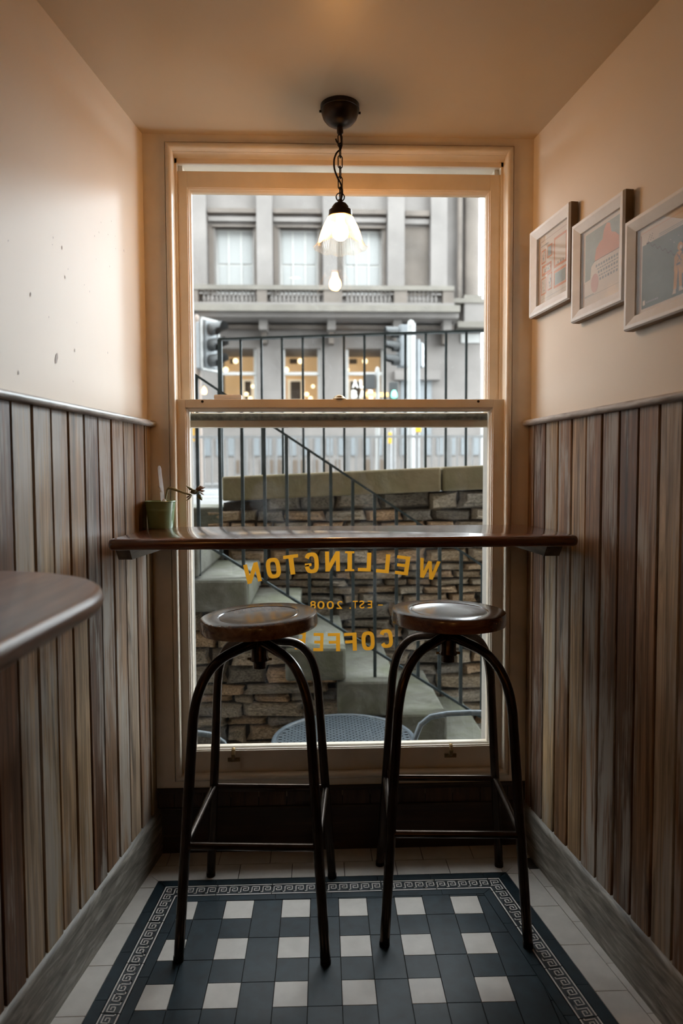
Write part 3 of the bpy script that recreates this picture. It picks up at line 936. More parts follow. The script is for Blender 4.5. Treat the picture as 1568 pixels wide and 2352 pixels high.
# ------------------------------------------------------------------ bar stools
def make_stool(loc, yaw, label, seatmat, tilt, seatrot, group, sofs):
    t = thing('bar_stool', label, 'stool', (loc[0], loc[1], 0), yaw, group)
    pr = [(0.0, .8245), (.060, .8245), (.092, .8275), (.100, .8300), (.1035, .8302), (.1045, .8288), (.1065, .8288), (.108, .8312), (.148, .8318), (.1535, .8300), (.1555, .8265), (.1557, .8010), (.1540, .7965), (.148, .7955), (0.0, .7955)]
    mb = MB(); mb.lathe(pr, 64, cap=False)
    mb.v = [(x_, y_, z_ - .81) for x_, y_, z_ in mb.v]
    s = mb.build('seat', seatmat, t, smooth=True)
    s.location = (sofs[0], sofs[1], .81); s.rotation_euler = (0, tilt, seatrot)
    MB().lathe([(0, .795), (.055, .795), (.055, .789), (.024, .788), (.022, .735), (0, .735)], 24, cap=False).build('seat_plate', 'steel', t, smooth=True)
    h = MB().lathe([(0, .775), (.0225, .775), (.0225, .716), (.0255, .712), (.0255, .706), (.018, .702), (.018, .686), (0, .685)], 24, cap=False).build('hub', 'steel', t, smooth=True)
    for a in (0, PI):
        MB().tube([(.024 * math.cos(a), .024 * math.sin(a), .709), (.033 * math.cos(a), .033 * math.sin(a), .709)], .004, 8).build('set_screw', 'brass', h)
    lr = []
    for q in range(4):
        a = PI / 4 + q * PI / 2
        c_, s_ = math.cos(a), math.sin(a)
        path = [(.012, .757), (.045, .752), (.09, .742)]
        P0, P1, P2 = (.09, .742), (.190, .722), (.2065, .590)
        for k in range(1, 13):
            tt = k / 12
            path.append(((1 - tt) ** 2 * P0[0] + 2 * tt * (1 - tt) * P1[0] + tt * tt * P2[0], (1 - tt) ** 2 * P0[1] + 2 * tt * (1 - tt) * P1[1] + tt * tt * P2[1]))
        path += [(.2065 + .0515 * k / 4, .59 * (1 - k / 4)) for k in range(1, 5)]
        rr = [.0135] * 3 + [.0128] * (len(path) - 3)
        lg = MB().tube([(r * c_, r * s_, z) for r, z in path], rr, 14).build('leg', 'steel', t, smooth=True)
        MB().tube([(.2574 * c_, .2574 * s_, .012), (.258 * c_, .258 * s_, 0)], .0136, 14).build('foot_cap', 'black_metal', lg, smooth=True)
    rz = .283; rad = .2065 + .0515 * (1 - rz / .59)
    for q in range(4):
        a, b = PI / 4 + q * PI / 2, PI / 4 + (q + 1) * PI / 2
        MB().tube([(rad * math.cos(a), rad * math.sin(a), rz), (rad * math.cos(b), rad * math.sin(b), rz)], .0092, 12).build('foot_rung', 'steel', t, smooth=True)
    return t
make_stool((-.1523, 1.834), -.068, 'tall bar stool nearer the potted plant, its worn round seat tipped slightly, under the counter', 'seat', -.052, .3, 'bar stools at the window counter', (0.0, -.004))
make_stool((.3619, 1.870), -.062, 'tall bar stool beside the right wall with a glossy level round seat', 'seat2', .022, .2, 'bar stools at the window counter', (0.0, -.004))

# ------------------------------------------------------------------ pendant lamp
M['bulb'] = emis('glowing_bulb', LAMPCOL, LAMP)
def shade_mat():
    m = bpy.data.materials.new('ribbed_glass'); m.use_nodes = True
    nt = m.node_tree; nt.nodes.clear()
    out = node(nt, 'ShaderNodeOutputMaterial')
    tr = node(nt, 'ShaderNodeBsdfTransparent'); tr.inputs[0].default_value = (1, .96, .90, 1)
    tl = node(nt, 'ShaderNodeBsdfTranslucent'); tl.inputs[0].default_value = (.95, .88, .76, 1)
    gl = node(nt, 'ShaderNodeBsdfGlossy'); gl.inputs['Roughness'].default_value = .08
    m1 = node(nt, 'ShaderNodeMixShader'); m1.inputs[0].default_value = .26
    v = coords(nt, (1, 1, 1), False)
    n = noise(nt, v, 30.0)
    nt.links.new(ramp(nt, n, [(.3, .15), (.7, .22)]), m1.inputs[0])
    nt.links.new(tr.outputs[0], m1.inputs[1]); nt.links.new(tl.outputs[0], m1.inputs[2])
    lw = node(nt, 'ShaderNodeLayerWeight'); lw.inputs[0].default_value = .3
    m2 = node(nt, 'ShaderNodeMixShader')
    nt.links.new(ramp(nt, lw.outputs['Facing'], [(0.0, .04), (1.0, .45)]), m2.inputs[0])
    nt.links.new(m1.outputs[0], m2.inputs[1]); nt.links.new(gl.outputs[0], m2.inputs[2])
    nt.links.new(m2.outputs[0], out.inputs[0])
    return m
M['shade'] = shade_mat()
def make_pendant(x, y, label, zc=ZC):
    t = thing('pendant_lamp', label, 'lamp', (x, y, zc), 0.0, 'ribbed glass pendant lamps')
    z = lambda v: v - ZC
    rose = MB().lathe([(0, 0), (.0545, 0), (.0545, -.012), (.0525, -.013), (.052, -.020), (.047, -.034), (.037, -.046), (.024, -.054), (.012, -.058), (0, -.058)], 36, cap=False).build('ceiling_rose', 'black_metal', t, smooth=True)
    for a in (0.05, PI + .05):
        MB().tube([(.050 * math.cos(a), .050 * math.sin(a), -.017), (.058 * math.cos(a), .058 * math.sin(a), -.017)], .0035, 8).build('screw', 'black_metal', rose)
    MB().lathe([(0, -.055), (.009, -.055), (.009, -.074), (.006, -.078), (0, -.078)], 14, cap=False).build('nipple', 'black_metal', t, smooth=True)
    # hook, chain links, ring
    hk = [(0, 0, -.076), (.005, 0, -.088), (.004, 0, -.100), (-.004, 0, -.104), (-.009, 0, -.098), (-.012, 0, -.090)]
    MB().tube(hk, .0024, 8).build('hook', 'black_metal', t, smooth=True)
    zz = -.078
    L = .0345
    for i in range(6):
        pts = []
        hw_, hl = .0062, L / 2
        for k in range(20):
            a = 2 * PI * k / 20
            px_ = hw_ * math.cos(a)
            pz_ = (hl - hw_) * (1 if math.sin(a) >= 0 else -1) + hw_ * math.sin(a)
            pts.append((px_, pz_))
        rot = .35 if i % 2 == 0 else 1.25
        cz = zz - hl
        MB().tube([(p * math.cos(rot), p * math.sin(rot), cz + q) for p, q in pts], .00165, 6, closed=True).build('chain_link', 'black_metal', t, smooth=True)
        zz -= L - .0058
    cord = [(0, 0, -.07), (.004, .002, -.095), (.002, .002, -.115), (-.010, .001, -.128), (-.017, 0, -.148), (-.016, 0, -.172), (-.008, .002, -.194), (.001, .003, -.210), (.0055, .002, -.228), (.005, .001, -.245), (.001, 0, -.262), (0, 0, -.275)]
    fine = []
    for i in range(len(cord) - 1):
        p0, p1, p2, p3 = (Vector(cord[max(i - 1, 0)]), Vector(cord[i]), Vector(cord[i + 1]), Vector(cord[min(i + 2, len(cord) - 1)]))
        for k in range(4):
            s_ = k / 4
            fine.append(.5 * ((2 * p1) + (-p0 + p2) * s_ + (2 * p0 - 5 * p1 + 4 * p2 - p3) * s_ ** 2 + (-p0 + 3 * p1 - 3 * p2 + p3) * s_ ** 3))
    fine.append(Vector(cord[-1]))
    MB().tube(fine, .0026, 8).build('cord', 'black_metal', t, smooth=True)
    MB().tube([(.0115 * math.cos(a), .002, -.2485 + .0115 * math.sin(a)) for a in [2 * PI * k / 24 for k in range(24)]], .0017, 7, closed=True).build('ring', 'black_metal', t, smooth=True)
    MB().lathe([(0, -.254), (.006, -.256), (.008, -.266), (.017, -.268), (.024, -.277), (.0255, -.285), (.0325, -.287), (.0335, -.302), (.036, -.304), (.034, -.306), (0, -.306)], 30, cap=False).build('gallery', 'black_metal', t, smooth=True)
    # shade: ribbed bell with scalloped skirt
    prof = [(.030, -.296), (.0335, -.303), (.039, -.314), (.0465, -.328), (.0530, -.343), (.0580, -.358), (.0615, -.370), (.0640, -.378), (.0690, -.385), (.0760, -.3885)]
    NR = 336
    def mod(q, r, z_, a):
        rib = .0011 * math.cos(56 * a)
        if q >= 7:
            s_ = (q - 6) / 3
            sc = math.cos(10 * a)
            return (r + rib + .0016 * s_ * sc, z_ + .0026 * s_ * sc)
        return (r + rib, z_)
    MB().lathe(prof, NR, cap=False, mod=mod).build('shade', 'shade', t, smooth=True, fix=False)
    MB().lathe([(0, -.302), (.010, -.303), (.012, -.318), (.021, -.334), (.0235, -.346), (.021, -.358), (.012, -.367), (0, -.370)], 20, cap=False).build('bulb', 'bulb', t, smooth=True)
    return t
make_pendant(.0745, 1.985, 'small pendant lamp with ribbed glass bell shade hanging on a chain before the window')
make_pendant(-.9, -1.2, 'ribbed glass pendant lamp hanging in the cafe behind the viewpoint, left')
make_pendant(.3, -2.4, 'ribbed glass pendant lamp hanging in the cafe behind the viewpoint, right')

# ------------------------------------------------------------------ framed prints on the right wall
def make_picture(yA, yB, z0, z1, label, art):
    # yA: edge nearest the window
    un = Vector((.125, -1, 0)).normalized(); wn = Vector((-1, -.125, 0)).normalized()
    cy = (yA + yB) / 2
    W_ = (yA - yB) / abs(un.y); Hh = z1 - z0
    t = bpy.data.objects.new('framed_print', None); C.objects.link(t)
    t.matrix_world = Matrix(((un.x, 0, wn.x, XR(cy)), (un.y, 0, wn.y, cy), (0, 1, 0, (z0 + z1) / 2), (0, 0, 0, 1)))
    tag(t, label, 'picture', 'framed prints on the right wall')
    a, b = W_ / 2, Hh / 2
    bw = .030
    prof = [(0, .004), (0, .024), (.003, .030), (.010, .030), (bw, .020), (bw, .004)]
    def ring(sx_, sy_): return [(sx_ * (a - d), sy_ * (b - d), h) for d, h in prof]
    cs = [(-1, -1), (1, -1), (1, 1), (-1, 1)]
    for i in range(4):
        r0, r1 = ring(*cs[i]), ring(*cs[(i + 1) % 4])
        mb = MB(); n = len(prof)
        mb.v = r0 + r1
        for j in range(n):
            k = (j + 1) % n
            mb.cur = 1 if j == 0 else 0
            mb.face((j, k, n + k, n + j))
        mb.cur = 0
        mb.face(range(n)); mb.face([n + j for j in reversed(range(n))])
        mb.build('frame_bar', ['whitewash', 'frame_side'], t)
    MB().box(-a + .02, a - .02, -b + .02, b - .02, .004, .012).build('backing_paper', 'paper', t)
    iw, ih = a - bw, b - bw
    art(t, iw, ih)
    MB().box(-a + .026, a - .026, -b + .026, b - .026, .0168, .0182).build('glass', 'art_glass', t)
    return t
def flat(t, name, mat, polys, z=.0124):
    mb = MB()
    for p in polys:
        b = len(mb.v); mb.v += [(x_, y_, z) for x_, y_ in p]; mb.face(range(b, b + len(p)))
    o = mb.build(name, mat, t, fix=False)
    if len(polys) > 1: o['kind'] = 'stuff'
    return o
def R4(x0, y0, x1, y1): return [(x0, y0), (x1, y0), (x1, y1), (x0, y1)]
def nm(iw, ih):
    return lambda u, v: (-iw + 2 * iw * u, -ih + 2 * ih * v)
def nrect(n, u0, v0, u1, v1): return [n(u0, v0), n(u1, v0), n(u1, v1), n(u0, v1)]
def art_panels(t, iw, ih):
    n = nm(iw, ih)
    flat(t, 'mount_line', 'ink_red', [nrect(n, .055, .02, .062, .93), nrect(n, .055, .93, .97, .934)], .0123)
    P = [(.09, .60, .25, .80), (.29, .64, .46, .82), (.52, .43, .93, .86), (.11, .42, .44, .57), (.09, .14, .27, .39), (.31, .16, .47, .41), (.52, .14, .94, .39)]
    flat(t, 'panel_border', 'ink_orange', [nrect(n, *p) for p in P])
    inner = []
    for p in P:
        d = .035 if p[2] - p[0] > .3 else .022
        inner.append(nrect(n, p[0] + d, p[1] + d, p[2] - d, p[3] - d))
    flat(t, 'panel_paper', 'paper', inner, .0126)
    flat(t, 'panel_drawing', 'ink_pale', [nrect(n, .315, .665, .435, .795), nrect(n, .56, .18, .90, .35)], .0128)
    rr = random.Random(3)
    marks = []
    for (a0, b0, a1, b1, k) in ((.12, .63, .22, .77, 5), (.33, .68, .42, .78, 4), (.15, .45, .40, .54, 9), (.13, .18, .24, .33, 6), (.35, .2, .43, .37, 5), (.62, .20, .85, .33, 10), (.6, .46, .85, .49, 4)):
        for _ in range(k):
            x0 = rr.uniform(a0, a1); y0 = rr.uniform(b0, b1); w_ = rr.uniform(.008, .03); h_ = rr.uniform(.006, .05)
            marks.append(nrect(n, x0, y0, min(x0 + w_, a1 + .01), min(y0 + h_, b1 + .01)))
    flat(t, 'panel_drawing', 'ink_grey', marks, .0130)
    flat(t, 'caption_line', 'ink_grey', [nrect(n, .08, .075, .96, .079)] + [nrect(n, .08 + .03 * i, .855, .10 + .03 * i, .872) for i in range(9)])
def ell(n, cu, cv, ru, rv, k=24, a0=0.0, a1=2 * PI):
    return [n(cu + ru * math.cos(a0 + (a1 - a0) * i / k), cv + rv * math.sin(a0 + (a1 - a0) * i / k)) for i in range(k)]
def art_machine(t, iw, ih):
    n = nm(iw, ih)
    flat(t, 'print_ground', 'ink_pale', [[n(.07, .34), n(.97, .38), n(.97, .95), n(.07, .95)]])
    blob = [n(.33, .60), n(.36, .70), n(.46, .76), n(.52, .77), n(.55, .88), n(.62, .945), n(.70, .92), n(.74, .80), n(.84, .76), n(.92, .70), n(.93, .60), n(.93, .52), n(.33, .52)]
    flat(t, 'coral_shape', 'ink_orange', [blob], .0126)
    flat(t, 'machine_body', 'paper', [[n(.20, .20), n(.97, .20), n(.97, .54), n(.33, .545), n(.24, .50)]], .0128)
    keys = []
    for r, (v, u0) in enumerate(((.475, .36), (.430, .40), (.385, .42), (.335, .44), (.29, .46))):
        k = 9 - r // 2
        for i in range(k):
            u_ = u0 + (.93 - u0) * i / k
            keys.append(nrect(n, u_, v - (.016 if r % 2 == 0 else .008), u_ + .042, v + (.016 if r % 2 == 0 else .008)))
    flat(t, 'machine_keys', 'ink_grey', keys, .0130)
    flat(t, 'pink_oval', 'ink_pink', [ell(n, .34, .27, .10, .12)], .0132)
    flat(t, 'ink_line', 'ink_dark', [[n(.30, .545), n(.97, .54), n(.97, .546), n(.30, .551)]], .0131)
    flat(t, 'caption_line', 'ink_grey', [nrect(n, .07, .125, .95, .129)] + [nrect(n, .07 + .03 * i, .135, .09 + .03 * i, .148) for i in range(8)])
    flat(t, 'mount_line', 'ink_red', [nrect(n, .045, .03, .052, .33)], .0123)
def art_figure(t, iw, ih):
    n = nm(iw, ih)
    flat(t, 'mount_line', 'ink_red', [nrect(n, .045, .03, .055, .93)], .0123)
    flat(t, 'caption_line', 'ink_orange', [nrect(n, .06, .945, .97, .95)], .0123)
    flat(t, 'print_ground', 'ink_teal', [nrect(n, .08, .055, .93, .80)])
    flat(t, 'caption_line', 'ink_grey', [nrect(n, .40, .835, .93, .842), nrect(n, .40, .815, .93, .822)] + [nrect(n, .17 + .035 * i, .055 + .055, .195 + .035 * i, .125) for i in range(7)], .0128)
    flat(t, 'stamp', 'paper', [nrect(n, .105, .095, .15, .15)], .0128)
    w = []
    pts = []
    for i in range(41):
        s_ = i / 40
        u_ = .20 + .50 * s_; v_ = .80 - .28 * s_ + .018 * math.sin(s_ * 5 * 2 * PI)
        pts.append((u_, v_))
    for (p, q) in zip(pts, pts[1:]):
        w.append([n(p[0], p[1] - .005), n(q[0], q[1] - .005), n(q[0], q[1] + .005), n(p[0], p[1] + .005)])
    w += [nrect(n, .16, .795, .21, .815)] + [nrect(n, .19 + .012 * i, .82 + .02 * (i % 4), .20 + .012 * i, .832 + .02 * (i % 4)) for i in range(9)]
    flat(t, 'wavy_line', 'ink_dark', w, .0128)
    body = [[n(.70, .35), n(.84, .35), n(.83, .51), n(.79, .54), n(.74, .53), n(.70, .49)], [n(.70, .36), n(.765, .36), n(.74, .13), n(.685, .13)], [n(.765, .36), n(.83, .36), n(.835, .14), n(.79, .14)],
            [n(.82, .50), n(.85, .47), n(.855, .28), n(.83, .27)], [n(.695, .49), n(.72, .5), n(.715, .34), n(.69, .33)]]
    flat(t, 'orange_figure', 'ink_ochre', body + [ell(n, .79, .58, .045, .045)], .0130)
    flat(t, 'figure_detail', 'ink_dark', [nrect(n, .735, .385, .80, .41), [n(.735, .51), n(.745, .515), n(.82, .42), n(.81, .415)], [n(.82, .51), n(.828, .505), n(.75, .42), n(.742, .425)]], .0132)
    flat(t, 'figure_detail', 'paper', [ell(n, .803, .568, .018, .020), [n(.67, .085), n(.735, .085), n(.735, .14), n(.69, .14)], [n(.785, .095), n(.86, .095), n(.83, .145), n(.79, .145)], nrect(n, .62, .70, .628, .708), nrect(n, .76, .70, .768, .708), nrect(n, .68, .65, .69, .66)], .0132)
make_picture(2.118, 1.872, 1.674, 1.932, 'square whitewashed frame nearest the window, print of small orange comic panels', art_panels)
make_picture(1.857, 1.613, 1.604, 1.860, 'middle whitewashed frame, print of a coral shape above rows of grey keys', art_machine)
make_picture(1.606, 1.360, 1.531, 1.780, 'lowest whitewashed frame, teal print with an orange clad figure and wavy line', art_figure)

# ------------------------------------------------------------------ potted plant
pp = thing('potted_plant', 'drooping succulent with a white label in a green metal pot on the counter', 'plant', (-.4655, 2.088, 1.043))
pot = MB().lathe([(0, 0), (.0345, 0), (.0355, .002), (.0362, .004), (.0405, .052), (.0412, .054), (.0408, .0555), (.0414, .0575), (.0410, .059), (.0416, .061), (.0440, .079), (.0462, .080), (.0465, .0815), (.0455, .083), (.0435, .082), (.0428, .074), (0, .074)], 48, cap=False).build('pot', 'pot', pp, smooth=True)
MB().lathe([(0, .0785), (.03, .0785), (.0425, .0755), (.0425, .072), (0, .072)], 32, cap=False).build('soil', 'soil', pp)
M['label'] = vinyl('white_plant_label', (0.95, 0.93, 0.92))
lbp = [(-.0062, 0), (.0062, 0), (.0056, .086), (.0028, .0925), (-.0016, .0925), (-.0044, .088)]
MB().rings([[(x_ + .010 - z_ * .12, yy, .072 + z_ * 1.25) for x_, z_ in lbp] for yy in (-.006, -.0045)]).build('plant_label', 'label', pp)
MB().lathe([(0, .070), (.009, .074), (.0075, .082), (.004, .088), (0, .090)], 10, cx=.013, cy=-.008, cap=False).build('dry_husk', 'label', pp, smooth=True)
stem = [(.014, -.002, .074), (.018, -.003, .098), (.023, -.004, .117), (.029, -.005, .1215), (.040, -.006, .1185), (.060, -.008, .111), (.080, -.010, .104), (.094, -.010, .1005)]
MB().tube(stem, [.0026, .0028, .0032, .0042, .0044, .0036, .0030, .0028], 10).build('stem', 'stem', pp, smooth=True)
def leaf_shape(L, w, th):
    mb = MB(); rg = []
    for i in range(8):
        s_ = i / 7
        ww = max(.0004, w * math.sin(PI * min(1, s_ * .92 + .06)) ** .8)
        tt = max(.0003, th * math.sin(PI * min(1, s_ * .9 + .08)))
        zc = .25 * L * s_ * s_
        rg.append([(L * s_, ww * math.cos(a), zc + tt * math.sin(a)) for a in [2 * PI * k / 8 for k in range(8)]])
    return mb.rings(rg)
rr = random.Random(11)
for x_, z_, L, w_, az, el, mt, th in ((.094, .108, .026, .0085, .0, .0, 'leaf', .0075), (.101, .116, .027, .0060, 2.9, .25, 'leaf', .003), (.108, .117, .022, .0085, .2, .1, 'leaf_dry', .008), (.116, .104, .022, .0082, -.2, -1.35, 'leaf', .0075),
        (.112, .119, .018, .0060, .1, .75, 'label', .002), (.120, .114, .017, .0065, -.4, -.35, 'leaf_dry', .003), (.122, .118, .016, .0050, .5, .15, 'leaf_dry', .002), (.096, .101, .027, .0048, 2.75, -1.0, 'stem', .002), (.090, .100, .014, .0050, 2.9, -.9, 'leaf_dry', .002),
        (.100, .107, .022, .0100, -1.3, .2, 'leaf', .006), (.106, .108, .020, .0090, 1.4, .2, 'leaf_dry', .006), (.121, .109, .015, .0050, -.1, -.9, 'leaf_dry', .002), (.097, .113, .018, .0040, 2.9, .45, 'leaf', .0015)):
    o = leaf_shape(L, w_, th).build('leaf', mt, pp, smooth=True, loc=(x_, -.010, z_))
    o.rotation_euler = (rr.uniform(-.3, .3), -el, az)
o = leaf_shape(.022, .0022, .0010).build('leaf', 'leaf_dry', pp, smooth=True, loc=(.006, -.003, .108)); o.rotation_euler = (0, -1.85, .2)

# ------------------------------------------------------------------ table in the foreground left
tb = thing('high_table', 'polished brown high table with rounded corner in the left foreground', 'table', (-.46, .45, 0))
tp = rounded([(-.300 + .46 - .02, .06 - .45), (-.262 + .46 + .005, 1.190 - .45), (-.640 + .46, 1.190 - .45), (-.748 + .46, .06 - .45)], [.10, .40, .0, .0], 14)
# outline: long straight edge to the viewer's side, big rounded far corner
tp = []
cx, cy, R_ = -.560 + .46, .912 - .45, .268
for k in range(19):
    a = -.05 + (PI / 2 + .12) * k / 18
    tp.append((cx + R_ * math.cos(a) * (1.0), cy + R_ * 1.03 * math.sin(a)))
tp += [(-.634 + .46, cy + R_ * .98), (-.742 + .46, .06 - .45), (-.312 + .46, .06 - .45)]
MB().slab(tp, 1.012, 1.042, .012, 8).build('top', 'table', tb, smooth=True)
MB().lathe([(0, 1.012), (.12, 1.012), (.12, 1.0), (.04, .985), (.034, .95), (.034, .06), (.05, .04), (.16, .02), (.165, 0), (0, 0)], 28, cx=.0, cy=-.12, cap=False).build('pedestal', 'black_metal', tb, smooth=True)

# ceiling downlight out of view above the table
dlt = thing('ceiling_downlight', 'small round recessed downlight in the bay ceiling nearest the viewpoint', 'lamp', (-.10, .84, ZC))
MB().lathe([(.030, -.001), (.042, -.001), (.044, -.004), (.040, -.006), (.030, -.004)], 28, cap=False).build('bezel', 'label', dlt, smooth=True)
M['downlight'] = emis('downlight_lens', (1.0, .74, .45), 8.0)
MB().lathe([(0, -.0015), (.030, -.0015), (.030, -.0025), (0, -.003)], 24, cap=False).build('lens', 'downlight', dlt)

# ================================================================== OUTSIDE
# sunken area floor, street, pavement
ZA = -.60
o = MB().box(-4.5, 4.5, 2.46, 3.30, ZA - .1, ZA).build('area_floor', 'step'); tag(o, 'stone paved floor of the sunken area outside the window', 'paving', kind='structure')
ZS = .985
o = MB().box(-30, 30, 4.35, 7.2, ZS - .2, ZS).build('pavement', 'pavement'); tag(o, 'pale street pavement beyond the area wall', 'pavement', kind='structure')
o = MB().box(-60, 60, 7.2, 17.0, ZS - .25, ZS - .08).build('road', 'road'); tag(o, 'grey asphalt road across the street view', 'road', kind='structure')
o = MB().box(-60, 60, 17.0, 70.0, ZS - .2, ZS).build('far_pavement', 'pavement'); tag(o, 'far pavement below the sandstone building', 'pavement', kind='structure')
o = MB().box(-30, 30, 6.95, 7.2, ZS - .2, ZS + .004).build('kerb', 'plate'); tag(o, 'pale kerb stone line between pavement and road', 'kerb', kind='structure')

# rubble stones
stone_src = []
rs = random.Random(5)
for k in range(8):
    mb = MB()
    def j(a): return rs.uniform(-a, a)
    n = 8
    back, mid, frt = [], [], []
    base = [(-.5, -.5), (0, -.5), (.5, -.5), (.5, 0), (.5, .5), (0, .5), (-.5, .5), (-.5, 0)]
    for (x_, z_) in base:
        jx, jz = j(.05), j(.07)
        back.append((x_ + jx, .5, z_ + jz)); mid.append((x_ + jx, -.1 + j(.1), z_ + jz)); frt.append((x_ * .8 + jx, -.5 + j(.16), z_ * .72 + jz))
    mb.rings([back, mid, frt])
    o = mb.build('stone', 'rubble')
    stone_src.append(o.data); bpy.data.objects.remove(o)
def rubble(parent, x0, x1, z0, z1, yface, inside=lambda x, z: True):
    z = z0; cnt = 0
    while z < z1:
        h = rs.uniform(.038, .105)
        x = x0 - rs.uniform(0, .2)
        while x < x1:
            w = rs.uniform(.07, .30)
            if h > .085: w = rs.uniform(.16, .36)
            if inside(x + w / 2, z + h / 2):
                o = inst(rs.choice(stone_src), 'stone', parent, (x + w / 2, yface + .03 + rs.uniform(-.02, .018), z + h / 2), (0, rs.uniform(-.05, .05), 0), (w - .010, .09, h - .008))
                cnt += 1
            x += w
        z += h
    return cnt
def copz(x): return 1.216 + .0400 * x
# retaining wall behind the stairs
rw = MB().hull8([(-.53, 3.99, ZA), (2.4, 3.99, ZA), (2.4, 4.35, ZA), (-.53, 4.35, ZA), (-.53, 3.99, 1.045), (2.4, 3.99, 1.165), (2.4, 4.35, 1.165), (-.53, 4.35, 1.045)]).build('retaining_wall', 'mortar'); tag(rw, 'dark rubble stone retaining wall rising behind the outside stairs', 'wall', kind='structure')
n1 = rubble(rw, -.50, 1.9, ZA, 1.13, 3.955, lambda x, z: z > .70 - .70 * (x + .55) - .25 and z < copz(x) - .15)
def cop_block(xa, xb):
    def c8(x, z): return z
    pts = [(xa, 3.915, copz(xa) - .138), (xb, 3.915, copz(xb) - .138), (xb, 4.36, copz(xb) - .138), (xa, 4.36, copz(xa) - .138), (xa, 3.915, copz(xa)), (xb, 3.915, copz(xb)), (xb, 4.36, copz(xb)), (xa, 4.36, copz(xa))]
    MB().hull8(pts).build('coping_stone', 'coping', rw, bevel=.012)
cop_block(-.527, .716); cop_block(.724, 1.9); cop_block(1.908, 2.4)
o = MB().box(-2.4, -.535, 3.96, 4.40, ZA, 1.022).build('landing_block', 'step', bevel=.01); tag(o, 'mossy stone landing block at the head of the outside stairs', 'landing', kind='structure')
# wall under the stairs
XA, ZA1, RUN, RISE = -.321, .7207, .2332, .1625
uw = MB().box(-2.4, -.60, 3.30, 3.95, ZA, .60)
for k in range(0, 7):
    xk = XA - .20 + RUN * k
    uw.box(xk - RUN, xk, 3.30, 3.95, ZA, max(ZA + .02, ZA1 - RISE * k - .17))
uw = uw.build('stair_wall', 'mortar'); tag(uw, 'rough stone wall under the outside stairs, brown and black stones', 'wall', kind='structure')
n2 = rubble(uw, -1.15, .95, ZA, .75, 3.265, lambda x, z: z < ZA1 - .16 - RISE * math.ceil((x + .02 - XA) / RUN) + .01 or z < ZA1 - .20 - RISE * ((x - XA) / RUN + 1))
# stairs
st = thing('stone_stairs', 'mossy grey stone steps descending to the right outside the window', 'stairs', (0, 3.55, ZA), kind='structure')
rs2 = random.Random(9)
for k in range(-3, 8):
    xr = XA + RUN * k + rs2.uniform(-.012, .012); z = ZA1 - RISE * k
    if z - .15 < ZA - .1: z = max(z, ZA + .02)
    zb = max(z - .152 - rs2.uniform(0, .02), ZA)
    if z <= ZA + .03: continue
    MB().box(xr - RUN - .05, xr, 3.19 + rs2.uniform(-.012, .012) - 3.55, 3.955 - 3.55, zb - ZA, z - ZA).build('step', 'step', st, bevel=.014)
# stair railing
sr = thing('stair_railing', 'sloping dark iron railing following the outside stairs', 'railing', (0, 3.26, 0))
def rail_bar(name, p, q, w, h, mat, parent, y=0.0):
    a = Vector((p[0], y, p[1])); b = Vector((q[0], y, q[1])); d = (b - a).normalized(); n_ = Vector((-d.z, 0, d.x))
    pts = []
    for e in (a, b):
        pts.append([tuple(e + n_ * h / 2 + Vector((0, -w / 2, 0))), tuple(e + n_ * h / 2 + Vector((0, w / 2, 0))), tuple(e - n_ * h / 2 + Vector((0, w / 2, 0))), tuple(e - n_ * h / 2 + Vector((0, -w / 2, 0)))])
    return MB().rings(pts).build(name, mat, parent)
sl = (.7521 - 1.6695) / (.8151 + .556); sl2 = (.0135 - .8548) / (.8139 + .4813)
tr_ = lambda x: 1.6695 + sl * (x + .556); br_ = lambda x: .8548 + sl2 * (x + .4813)
rail_bar('handrail', (-1.2, tr_(-1.2)), (1.5, tr_(1.5)), .036, .010, 'iron', sr)
rail_bar('bottom_rail', (-1.0, br_(-1.0)), (1.5, br_(1.5)), .026, .010, 'iron', sr)
for k in range(-4, 20):
    x = -.55 + .1036 * k
    zb = br_(x)
    if k % 8 == 0: zb -= .17
    MB().box(x - .0075, x + .0075, -.0075, .0075, zb, tr_(x)).build('baluster', 'iron', sr)
# street railing on the coping
ar = thing('street_railing', 'dark iron railing with upright bars standing on the coping', 'railing', (0, 4.06, 0))
hz = lambda x: 2.0057 + .0353 * x
rail_bar('handrail', (-.553, hz(-.553)), (2.2, hz(2.2)), .040, .012, 'iron', ar)
k = 0
for k in range(24):
    x = -.548 + .1196 * k
    if x > 2.2: break
    w = .0125 if k == 0 else .0065
    MB().box(x - w, x + w, -w, w, copz(x) - .01, hz(x)).build('post' if k == 0 else 'baluster', 'iron', ar)

# cafe furniture in the area
def weave_disc(mb, R_, z, pitch=.016):
    pass
ot = thing('round_wicker_table', 'round grey woven table outside at the foot of the window', 'table', (.112, 2.83, ZA))
zt = .10 - ZA
MB().lathe([(0, zt - .012), (.285, zt - .012), (.285, zt - .004), (0, zt - .004)], 48, cap=False).build('table_base', 'wicker_dark', ot)
MB().tube([(.292 * math.cos(2 * PI * k / 56), .292 * math.sin(2 * PI * k / 56), zt - .006) for k in range(56)], .011, 10, closed=True).build('rim', 'wicker', ot, smooth=True)
mb = MB()
pt = .0145
nn = int(.285 / pt)
for i in range(-nn, nn + 1):
    y_ = i * pt
    half = math.sqrt(max(0, .283 ** 2 - y_ * y_))
    m_ = int(half / (pt * 1.9))
    for j_ in range(-m_, m_ + 1):
        x_ = j_ * pt * 1.9 + (pt * .95 if i % 2 else 0)
        if abs(x_) + pt * .8 > half: continue
        mb.box(x_ - pt * .80, x_ + pt * .80, y_ - pt * .38, y_ + pt * .38, zt - .004, zt + .0005)
wv = mb.build('woven_top', 'wicker', ot); wv['kind'] = 'stuff'
